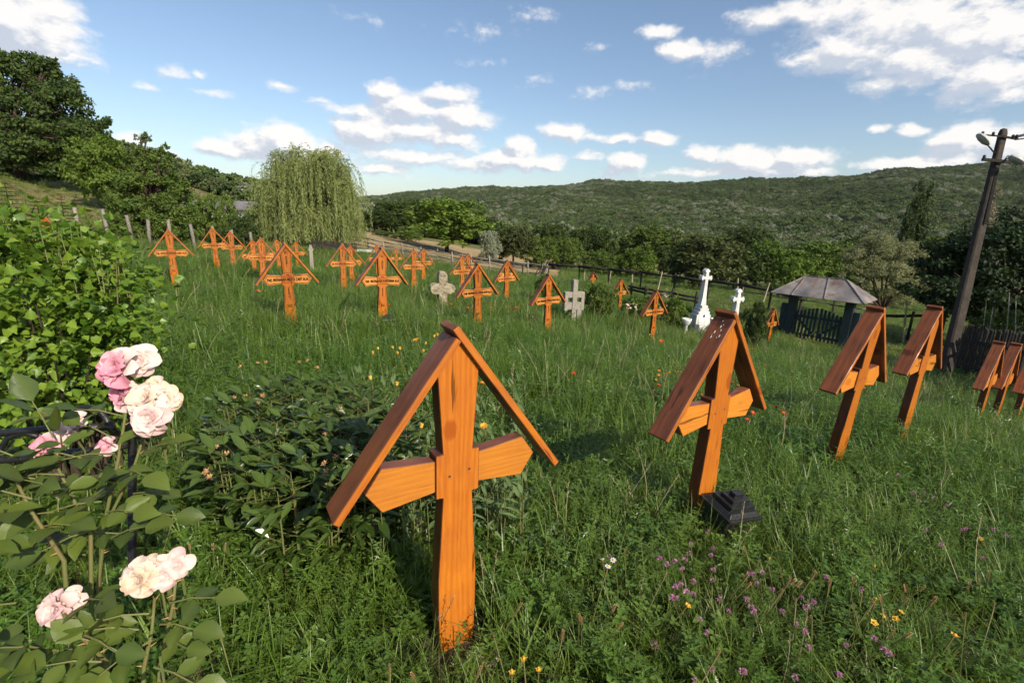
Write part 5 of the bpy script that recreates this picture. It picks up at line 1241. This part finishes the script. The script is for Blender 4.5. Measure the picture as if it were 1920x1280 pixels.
def flowers(name, me, pts, dh, label, group, sc=(.8, 1.2), tilt=.35, cat='flower'):
    for px, py in pts:
        q = hitg(px, py, dh); o = bpy.data.objects.new(name, me); link(o); o.location = tuple(q); o.rotation_euler = (R.uniform(-tilt, tilt)+.25, R.uniform(-tilt, tilt), R.uniform(0, 6.28)); s = R.uniform(*sc); o.scale = (s, s, s); tag(o, label, cat, group)
f_bud = simple_flower('flower', M_yellow, M_yellow, 9, .020, .008, closed=True, disc=.008); f_yel = simple_flower('flower', M_yellow, M_orange); f_or = simple_flower('flower', M_orange, M_brownpetal, 12, .016, .008, .15)
f_red = simple_flower('flower', M_red, M_brownpetal, 12, .018, .009, .3); f_small = simple_flower('flower', M_yellow, M_yellow, 5, .009, .008, .3, 1, .25, disc=.003); f_white = simple_flower('flower', M_whitefl, M_yellow, 8, .010, .006, .2, 1, .3, disc=.004)
flowers('calendula_bud', f_bud, ((699,662),(737,652),(746,662),(750,654),(798,644),(794,658),(814,631),(820,628),(695,710),(744,721),(790,800),(709,654)), .50, 'closed pale yellow calendula bud over the grey-green leaves', 'yellow calendula buds left of the nearest cross', (.9, 1.2), .2)
flowers('calendula_flower', f_yel, ((780,638),), .52, 'open yellow calendula among the buds left of the nearest cross', None, (1.7, 1.8), .2)
flowers('calendula_flower', f_yel, ((907,799),), .45, 'yellow calendula low in the gap right of the nearest cross post', None, (1.2, 1.25), .2)
flowers('calendula_flower', f_or, ((905,718),), .45, 'orange calendula peeking out just right of the nearest cross top', None, (1.3, 1.35), .2)
flowers('marigold_flower', f_or, ((1236,695),(1235,703),(1245,701),(1250,700),(1255,698),(1266,696),(1272,697),(1276,697),(1272,716),(1224,732),(1230,712),(1247,712)), .34, 'small yellow-orange marigold in the patch left of the second cross', 'marigolds left of the second cross', (.7, 1.0))
for px_, py_, lb_ in ((1326,706,'yellow-orange marigold touching the left roof edge of the second cross'),(1376,716,'marigold seen through the second cross, the upper of two close ones'),(1384,722,'marigold seen through the second cross, the lower of two close ones'),(1316,740,'marigold just above the left arm of the second cross'),(1621,727,'lone marigold between the third and fourth large crosses'),(1465,768,'small marigold beside the reddest flower right of the second cross')):
    flowers('marigold_flower', f_or, ((px_, py_),), .34, lb_, None, (.8, .9))
for px_, py_, lb_ in ((1456,763,'bright red marigold right of the second cross, level with its arm'),(1402,787,'dull orange-red marigold under the right arm of the second cross'),(1412,774,'orange-red marigold at the tip of the second cross right arm'),(1434,684,'round orange marigold alone above the right roof of the second cross'),(1410,654,'dark orange marigold nearest the peak of the second cross'),(1235,722,'red marigold below the yellow patch left of the second cross'),(1470,775,'darker red marigold just below the bright red one')):
    flowers('marigold_flower', f_red, ((px_, py_),), .32, lb_, None, (1.0, 1.3))
flowers('poppy_flower', f_red, ((955,577),(963,580),(970,577),(921,577),(877,578),(925,520),(485,546),(675,517),(729,572),(668,515),(1077,700),(1240,640),(612,520),(845,570),(1000,590)), .33, 'tiny orange-red flower dotted in the far meadow', 'orange-red flowers in the far meadow', (1.6, 2.3))
flowers('daisy_flower', f_white, ((1522,672),(1513,680),(1560,700),(1518,688),(1130,1048),(1140,1062),(497,545),(1590,720),(500,560),(1680,770),(1700,755),(1150,1050)), .30, 'small white flower in the meadow grass', 'small white meadow flowers', (.8, 1.2))
flowers('phlox_flower', f_white, [(1183+R.uniform(-9, 12), 572+R.uniform(-9, 8)) for _ in range(14)], .75, 'pale phlox bloom in the clump left of the second small cross', 'white phlox left of the second small orange cross', (2.2, 3.2))
flowers('phlox_flower', f_white, [(1250+R.uniform(-12, 22), 565+R.uniform(-16, 14)) for _ in range(22)], .75, 'pale phlox bloom between the second small cross and the white monument', 'white phlox beside the white monument', (2.2, 3.2))
q = hitg(1187, 590, .2)
flowers('buttercup_flower', f_small, ((1443,1046),(1724,826),(1900,880),(1878,876),(1642,1122),(1690,1147),(1657,1155),(1680,1160),(1639,1167),(1290,1135),(1010,1255),(982,1235),(960,1260),(1640,1060),(1840,1010),(1790,1190),(1560,1010)), .16, 'tiny yellow buttercup in the grass at lower right', 'buttercups in the foreground grass', (1.0, 1.5))
def clover_head():
    b = MB()
    for _ in range(46):
        z = R.uniform(-.5, 1); a = R.uniform(0, 6.28); rr_ = math.sqrt(1-z*z)*.0085; leafquad(b, (rr_*math.cos(a)*.6, rr_*math.sin(a)*.6, z*.006), (math.cos(a)*math.sqrt(1-z*z), math.sin(a)*math.sqrt(1-z*z), z+.4), (math.cos(a+1.5), math.sin(a+1.5), .3), .0085, .0042, R.random(), 0)
    b.tube([(0, 0, 0), (.004, .003, -.10), (0, 0, -.2)], [.001, .0012, .0014], 4, m=1, cap=False)
    return b.mesh('clover_flower', [M_clover, M_stem])
cl = [(138,522),(438,532),(625,445),(757,475),(614,500),(745,515),(588,540),(530,552),(478,570),(573,597),(758,600),(755,663),(638,672),(565,690),(530,705),(512,770),(530,772),(638,745),(600,735),(795,775),(852,850),(678,900),(408,1052),(648,1262),(937,1215),(1250,1248),(1330,1068),(1253,928),(1310,975),(1172,850),(1292,768),(1320,828),(1362,795),(1112,718),(1022,682),(978,628),(1000,628),(1055,618),(1435,645),(1515,1232),(985,825),(1003,855),(960,780),(720,980),(750,1195),(726,372)]
pc = [(1100+x*.3125, 880+y*.3125) for x, y in cl]+[(1520+x*.375, 800+y*.375) for x, y in ((438,242),(565,327),(612,355),(540,372),(510,332),(680,392),(762,512),(775,510),(917,515),(980,545),(255,808),(315,1058),(395,1135),(367,1118),(178,1090),(143,1240),(15,878),(75,750),(858,655),(650,590),(573,515))]
flowers('clover_flower', clover_head(), pc, .17, 'pink clover head in the grass at lower right', 'pink clover heads in the foreground', (.75, 1.15), .3)
def plantain():
    b = MB(); 
    for i in range(40):
        z = i/40*.028; a = i*2.4; leafquad(b, (math.cos(a)*.0015, math.sin(a)*.0015, z), (math.cos(a), math.sin(a), .6), (0, 0, 1), .0035, .003, R.random(), 0)
    b.tube([(0, 0, .028), (0, 0, 0), (.004, 0, -.12), (0, 0, -.24)], [.0012, .002, .001, .0012], 4, m=1, cap=False); return b.mesh('plantain_spike', [M_plantain, M_stem])
pl = [(1100+x*.3125, 880+y*.3125) for x, y in ((960,510),(1022,590),(1103,640),(1172,640),(1215,685),(1195,700),(1258,700),(1345,660),(1452,700),(1595,700),(938,670),(955,710),(1145,770),(1252,835),(1350,930),(765,1150),(230,520),(155,850))]
pl += [(1520+x*.375, 800+y*.375) for x, y in ((90,795),(208,795),(250,870),(310,910),(290,905),(225,935),(355,885),(380,950),(460,885),(480,825),(540,820),(390,1050),(470,1050),(783,810),(845,790),(910,925),(773,968),(595,890),(885,760))]+[(700+x*.3125, 880+y*.3125) for x, y in ((830,40),(895,60),(975,50),(1008,20),(735,1040),(245,1250),(1130,1020),(1235,900),(1465,950),(620,1250),(860,850),(100,1250),(1250,930))]+[(x*.297, 900+y*.297) for x, y in ((1200,440),(1075,300),(1345,440),(1420,445),(1400,1010),(1600,210),(1690,190),(820,240))]
flowers('plantain_spike', plantain(), pl, .22, 'thin brown plantain seed spike rising from the grass', 'plantain spikes in the foreground grass', (1.0, 1.5), .25, 'seed spike')

def calendula_patch():
    r = np.random.default_rng(33); P = []; Y = []; Nn = []; S_ = []; q0 = hitg(750, 720, .3); O_ = np.array([q0[0], q0[1], h1(q0[0], q0[1])]); st = MB()
    t = empty('calendula_clump', tuple(O_), label='clump of long pale green leaves left of the nearest cross', cat='plant')
    for _ in range(260):
        px = r.uniform(655, 990); py = r.uniform(690, 930)
        if (px < 700 and py > 860): continue
        hh = r.uniform(.25, .46); q = hitg(px, py, hh)-O_; b0 = np.array([q[0], q[1], q[2]-hh]); st.tube([b0, (b0+q)/2+np.array([.01, 0, 0]), q], [.003, .0025, .0015], 4, cap=False)
        for k in range(7):
            f = .15+.8*k/6; a = k*2.4+r.uniform(0, .5); el = r.uniform(.35, 1.1); P.append(b0+(q-b0)*f); Y.append((math.cos(a)*math.cos(el), math.sin(a)*math.cos(el), math.sin(el))); Nn.append((math.cos(a)*-.5, math.sin(a)*-.5, 1)); S_.append(r.uniform(.05, .10))
    P = np.array(P); Fm = frames(np.array(Y), np.array(Nn)); S_ = np.array(S_); Fm = Fm*S_[:, None, None]; Fm[:, :, 0] *= .55; n = len(P); w = P+O_; depth, _, _ = depth_px(w[:, 0], w[:, 1], w[:, 2])
    M_cal = mat('calendula_leaf', (.075, .125, .04), .6, .3, hue=(.13, .19, .07), trans=.2)
    order = np.argsort(depth-P[:, 2]); ms = [leafmesh('leaf', LEAF8, LEAF8F, M_cal, (1, 1, 1), v, cu) for v, cu in ((.2, .1), (.6, .25), (.9, 0))]
    for i in order[:250]: inst('leaf', ms[int(r.integers(0, 3))], t, None, mw=mat44(Fm[i], P[i], 1))
    rest = order[250:]; MB().many(LEAF8, L8T, Fm[rest], P[rest], r.random(len(rest))).obj('foliage', M_cal, t, kind='stuff'); st.obj('stems', M_stem, t, kind='stuff')
    # broad dock leaves around the foot of the nearest cross
    for px, py, s, lb in ((805,960,.13,'broad pale leaf hanging right behind the nearest cross, under its left arm'),(1030,985,.085,'round pale weed leaf alone in the grass right of the nearest cross'),(995,1010,.07,'smaller round weed leaf beside the other, right of the nearest cross'),(935,950,.08,'upright pale leaf cluster right of the nearest cross post')):
        q = hitg(px, py, .14); g = h1(q[0], q[1]); t2 = empty('dock_plant', (q[0], q[1], g), label=lb, cat='plant')
        for k in range(5):
            a = k*1.3+px; el = 1.0+.3*math.sin(k*2); dr = np.array([math.cos(a)*math.cos(el), math.sin(a)*math.cos(el), math.sin(el)]); b1 = dr*.05; MB().tube([(0, 0, 0), b1], [.002, .0015], 4).obj('leaf_stalk', M_stem, t2)
            Fq = frames(np.array([dr]), np.array([[.3, -1, .3]]))[0]; Fq[:, 0] *= 1.0; inst('leaf', ms[k % 3], t2, None, mw=mat44(Fq, b1, s))
calendula_patch()

# ------------------------------------------------------------------ roses
def petal_mesh(name, m, cup, var):
    V = []; nx, ny = 6, 6
    for j in range(ny):
        v = j/(ny-1); w = math.sin(math.pi*min(1, .16+.62*v))**.7*(1 if v < .85 else .93)
        for i in range(nx):
            u = 2*i/(nx-1)-1; x = .52*w*u; y = v*(1-.10*u*u*v); z = cup*(x*x*1.6)+.34*cup*math.sin(v*2.4)-.22*v**3*(1+.3*math.sin(5*u+var*9))+.035*math.sin(7*u+3*v+var*20)*v
            V.append((x, y, z))
    F = [(j*nx+i, j*nx+i+1, (j+1)*nx+i+1, (j+1)*nx+i) for j in range(ny-1) for i in range(nx-1)]
    me = MB().add(V, F, var).mesh(name, m, True); return me
def rose_bushes():
    sets = {}
    for k, m in (('pink', M_pink), ('pale', M_pinkpale), ('cream', M_cream)): sets[k] = [petal_mesh('petal', m, c, v) for c, v in ((.9, .15), (.7, .5), (.5, .9), (.8, .7))]
    tanm = [petal_mesh('petal', M_brownpetal, .8, .4)]
    core = {k: MB().lathe([(.001, -.010), (.008, -.006), (.010, .004), (.006, .012), (.001, .014)], (0, 0, 0), 8).mesh('bloom', m, True) for k, m in (('pink', M_pink), ('pale', M_pinkpale), ('cream', M_cream))}
    calyx = MB()
    for k in range(5): a = k*1.257; leafquad(calyx, (0, 0, -.008), (math.cos(a), math.sin(a), -.5), (0, 0, 1), .024, .009, .5)
    calyx.lathe([(.003, -.022), (.007, -.016), (.006, -.008)], (0, 0, 0), 7); calyx = calyx.mesh('calyx', M_stem)
    lf = [leafmesh('leaf', LEAF8, LEAF8F, M_rose_leaf, (1.28, 1, 1.3), v, cu) for v, cu in ((.1, .1), (.4, .22), (.75, .0), (.95, .3))]
    r = np.random.default_rng(55)
    def bloom(t, p, size, kind, face, full=True):
        """a bloom facing `face`, at p (in the bush's space)"""
        z = np.array(face, float); z /= np.linalg.norm(z); x = np.cross((0, 0, 1.0) if abs(z[2]) < .95 else (1.0, 0, 0), z); x /= np.linalg.norm(x); y = np.cross(z, x); F = np.stack([x, y, z], 1)
        c = inst('bloom', core[kind], t, None, mw=mat44(F, p, 1)); inst('calyx', calyx, c, (0, 0, 0))
        rows = ((7, .20, 1.0, .25), (7, .62, .86, .5), (6, .98, .66, .7), (6, 1.22, .46, .9)) if full else ((5, .05, 1.0, .2), (5, .5, .85, .5), (4, 1.1, .55, .8))
        for ri, (n, el, ln, _) in enumerate(rows):
            for k in range(n):
                a = 6.283*(k+.5*(ri % 2))/n+r.uniform(-.18, .18); e = el+r.uniform(-.16, .16)-(0 if ri else .15); L_ = size*.42*ln*r.uniform(.88, 1.12)
                Y = np.array([math.cos(a)*math.cos(e), math.sin(a)*math.cos(e), math.sin(e)]); N_ = np.array([-math.cos(a)*math.sin(e), -math.sin(a)*math.sin(e), math.cos(e)])
                Fp = frames(Y[None], N_[None])[0]; off = np.array([math.cos(a), math.sin(a), 0])*.004+np.array([0, 0, ri*.0015])
                s = sets['pale'] if (kind == 'pink' and ri == 0 and r.random() < .3) else sets[kind]
                if kind == 'cream' and r.random() < .25: s = sets['pale']
                inst('petal', s[int(r.integers(0, 4))], c, None, mw=mat44(Fp, off, L_))
    def leafset(t, p, dr, size, n=5):
        dr = np.array(dr, float); dr /= np.linalg.norm(dr); sd = np.cross(dr, (0, 0, 1.0)); sd /= np.linalg.norm(sd)+1e-6; ln = size*1.5; e = p+dr*ln
        MB().tube([p, (p+e)/2+np.array([0, 0, .005]), e], [.0018, .0015, .001], 4, cap=False).obj('leaf_stalk', M_stem, t)
        seats = [(1.0, dr)]+[(f, dr*.35+sd*s_) for f in ((.55,) if n == 3 else (.68, .32)) for s_ in (-1, 1)]
        for f, d_ in seats:
            d_ = d_+r.normal(size=3)*.12; N_ = np.array([0, 0, 1.0])+r.normal(size=3)*.32+FW*-.5; Fm = frames(d_[None], N_[None])[0]
            inst('leaf', lf[int(r.integers(0, 4))], t, None, mw=mat44(Fm, p+dr*ln*f, size*r.uniform(.85, 1.1)*(1.1 if f == 1 else .85)))
    def bush(label, root_px, root_d, canes, blooms, sprays, lsize):
        B_ = col(root_px, root_d); t = empty('rose_bush', tuple(B_), label=label, cat='rose bush'); A = lambda px, py, d: at(px, py, d)-B_
        for cn in canes:
            P = [np.array((0.02*R.uniform(-1, 1), 0.02*R.uniform(-1, 1), -.03))]+[A(*c) for c in cn]; k = len(P); MB().tube(P, np.linspace(.0042, .0022, k), 7).obj('cane', M_stem, t, True)
            for i in range(1, k):
                for _ in range(3):
                    q = P[i-1]+(P[i]-P[i-1])*R.random(); a = R.uniform(0, 6.28); MB().tube([q, q+np.array([math.cos(a), math.sin(a), .2])*.012], [.002, .0003], 4).obj('thorn', M_brownpetal, t)
        for px, py, d, s, kd, fx, fz, full in blooms:
            f = np.array([fx, -1.0, fz]); p = A(px, py, d); bloom(t, p, s, kd, f, full); MB().tube([p-f/np.linalg.norm(f)*.012, p-f/np.linalg.norm(f)*.03-np.array([0, 0, .03]), p-f/np.linalg.norm(f)*.03-np.array([0, 0, .10])], [.0025, .0022, .002], 5, cap=False).obj('flower_stalk', M_stem, t)
        for px, py, d, dx, dz, n in sprays:
            leafset(t, A(px, py, d), (dx, R.uniform(-.7, .1), dz), lsize*R.uniform(.85, 1.1), n)
    bush('tall rose bush with pink and cream blooms by the black iron scroll', 175, .98,
         [[(185,1090,.95),(200,960,.92),(222,860,.92),(238,760,.95),(242,720,.95)],[(170,1000,.86),(120,900,.86),(95,850,.86)],[(190,1000,.95),(250,880,.95),(275,800,.95)],[(120,1050,.8),(60,960,.78),(20,880,.78)]],
         [(226,690,.92,.085,'pink',-.1,.45,True),(262,678,.95,.075,'pale',.5,.5,True),(240,738,.95,.075,'pink',-.5,.2,True),(276,752,.90,.078,'cream',.1,.9,True),(312,748,.93,.062,'cream',.7,.3,True),(284,782,.89,.075,'pale',.25,.35,True),(292,726,.97,.045,'cream',.5,.8,False),
          (140,795,1.06,.06,'pale',0,.6,True),(128,815,1.03,.055,'pale',-.3,.8,False),(92,838,1.0,.068,'pink',-.1,.8,True),(200,838,1.05,.045,'pink',.1,.6,False)],
         [(215,850,.90,-.5,.2,5),(240,810,.93,.9,.3,5),(160,860,.86,-.6,.1,5),(215,905,.85,-1,.0,5),(225,880,.9,1,.1,5),(120,890,.84,-1,.1,5),(80,900,.82,-1,.3,5),(200,960,.88,1,.25,5),(190,940,.84,-1,-.1,5),(270,850,.92,.8,.4,3),(60,935,.78,-.7,.4,5),(100,960,.8,-.9,-.2,5),(30,900,.76,-1,.2,5),(205,1010,.88,.7,.3,3),
          (150,800,1.0,-.4,.5,3),(230,780,.95,-1,.3,3),(185,990,.86,-.8,-.2,5),(10,960,.78,.5,.3,5),(60,1010,.8,-.8,.1,5),(100,820,.95,-.3,.6,3),(250,925,.93,.9,.1,5),(40,860,.85,-.9,.5,5),(140,930,.82,-.2,.5,5),(175,905,.86,.6,.4,5),(150,960,.86,.5,.5,5),(50,890,.86,.6,.6,5),(255,960,.92,.9,-.1,3),(70,990,.79,.8,.2,5),(15,1020,.77,.2,.4,5),(110,1020,.82,-.6,.4,5),(225,1000,.9,-.7,.3,5),(160,1040,.86,-1,.1,5),(210,820,.97,-.9,.4,3),(120,860,.9,.2,.7,3)], .050)
    bush('low rose bush with three faded cream-pink blooms at lower left', 255, .80,
         [[(270,1250,.78),(285,1180,.78),(290,1120,.79)],[(300,1250,.79),(325,1130,.80),(330,1080,.80)],[(200,1240,.76),(140,1180,.72),(118,1150,.72)]],
         [(268,1082,.76,.062,'cream',-.1,.35,True),(288,1068,.78,.055,'cream',.1,.7,True),(330,1058,.80,.055,'pale',.5,.5,False),(305,1078,.77,.05,'pale',.5,.3,False),(115,1138,.74,.064,'pale',-.2,.5,True),(130,1128,.75,.05,'cream',.4,.6,False)],
         [(280,1150,.76,-.7,.1,3),(300,1170,.76,1,.1,3),(285,1200,.72,-.8,-.4,3),(300,1230,.70,.5,-.6,3),(260,1180,.74,-.9,.2,3),(320,1130,.78,.9,.2,3),(290,1250,.70,1,-.1,3),(160,1190,.72,.9,.0,3),(150,1130,.76,.9,.5,3),(190,1240,.72,-.8,.2,5),(60,1200,.75,-.8,.2,5),(30,1130,.78,-.6,.3,5),(240,1230,.74,-.5,.4,3),(310,1200,.76,.9,.3,3),(110,1220,.74,-.4,.5,5),(90,1260,.72,.8,.1,5),(20,1240,.74,.7,.3,5),(215,1170,.78,.3,.6,3)], .047)
rose_bushes()
def iris_blades():
    q = hitg(185, 1290, .05); g = h1(q[0], q[1]); t = empty('iris_plant', (q[0], q[1], g), label='long blue-green sword leaves between the roses at lower left', cat='plant')
    M_iris = mat('iris_leaf', (.07, .13, .045), .4, .5, hue=(.12, .19, .08), trans=.15)
    for px, py, h_, w in ((140,1150,.30,.014),(190,1130,.34,.016),(55,1240,.34,.014),(230,1200,.25,.012),(165,1190,.28,.014)):
        e = at(px, py, .70)-np.array([q[0], q[1], g]); m_ = e*.5+np.array([0, 0, .05]); V = []; K = 7
        for i in range(K):
            f = i/(K-1); p = 2*f*(1-f)*m_+f*f*e; ww = w*(1-f**2.5)*.5+.0004; V += [p+np.array([ww, 0, .003]), p-np.array([ww, 0, -.003]), p+np.array([0, .002, -.001])]
        F = [(3*i, 3*i+2, 3*i+5, 3*i+3) for i in range(K-1)]+[(3*i+2, 3*i+1, 3*i+4, 3*i+5) for i in range(K-1)]; MB().add(V, F, R.random()).obj('leaf', M_iris, t, True)
iris_blades()
def shade_bush(px, d, ytop, wpx, m, lb): ptree('shrub', px, ytop, d, wpx, 'low', m, lb, 'shrub')
shade_bush(1408, 13.0, 566, 46, M_walnut, 'dark round shrub right of the smaller white stone cross'); shade_bush(1122, 13.5, 533, 70, M_oak, 'weedy green bush right of the concrete cross'); shade_bush(1200, 14.5, 560, 75, M_oak, 'leafy bush carrying the white phlox'); shade_bush(1020, 14, 520, 50, M_oak, 'green bush left of the reddish lettered cross')
shade_bush(1260, 14.2, 563, 60, M_bright, 'green clump between the second small orange cross and the monument')
shade_bush(1850, 12.5, 585, 90, M_oak, 'green bean plants behind the dark picket fence')
# clod of stone at the foot of the nearest cross
b = MB(); b.lathe([(.06, -.02), (.075, .01), (.05, .03), (.01, .034)], (0, 0, 0), 9); o = b.obj('stone_clod', M_stone_lichen, None, True); q = hitg(912, 1232, 0); o.location = tuple(q); o.scale = (.7, .55, .5); tag(o, 'crumbly grey stone lying at the foot of the nearest cross', 'stone')

# thin summer air
zs = H(*[v.ravel() for v in np.meshgrid(np.linspace(-2600, 2600, 60), np.linspace(-2600, 2600, 60))]); z0, z1 = float(zs.min())-20, float(zs.max())+40
hz = MB().box((0, 0, (z0+z1)/2), (2700, 2700, (z1-z0)/2)).obj('haze', [], None, kind='stuff')
hm_ = bpy.data.materials.new('thin_haze'); hm_.use_nodes = True; nt = hm_.node_tree; nt.nodes.remove(nt.nodes['Principled BSDF'])
pv = nt.nodes.new('ShaderNodeVolumePrincipled'); pv.inputs['Density'].default_value = .00005; pv.inputs['Color'].default_value = (.86, .92, 1, 1); nt.links.new(pv.outputs[0], nt.nodes['Material Output'].inputs['Volume'])
hz.data.materials.append(hm_)
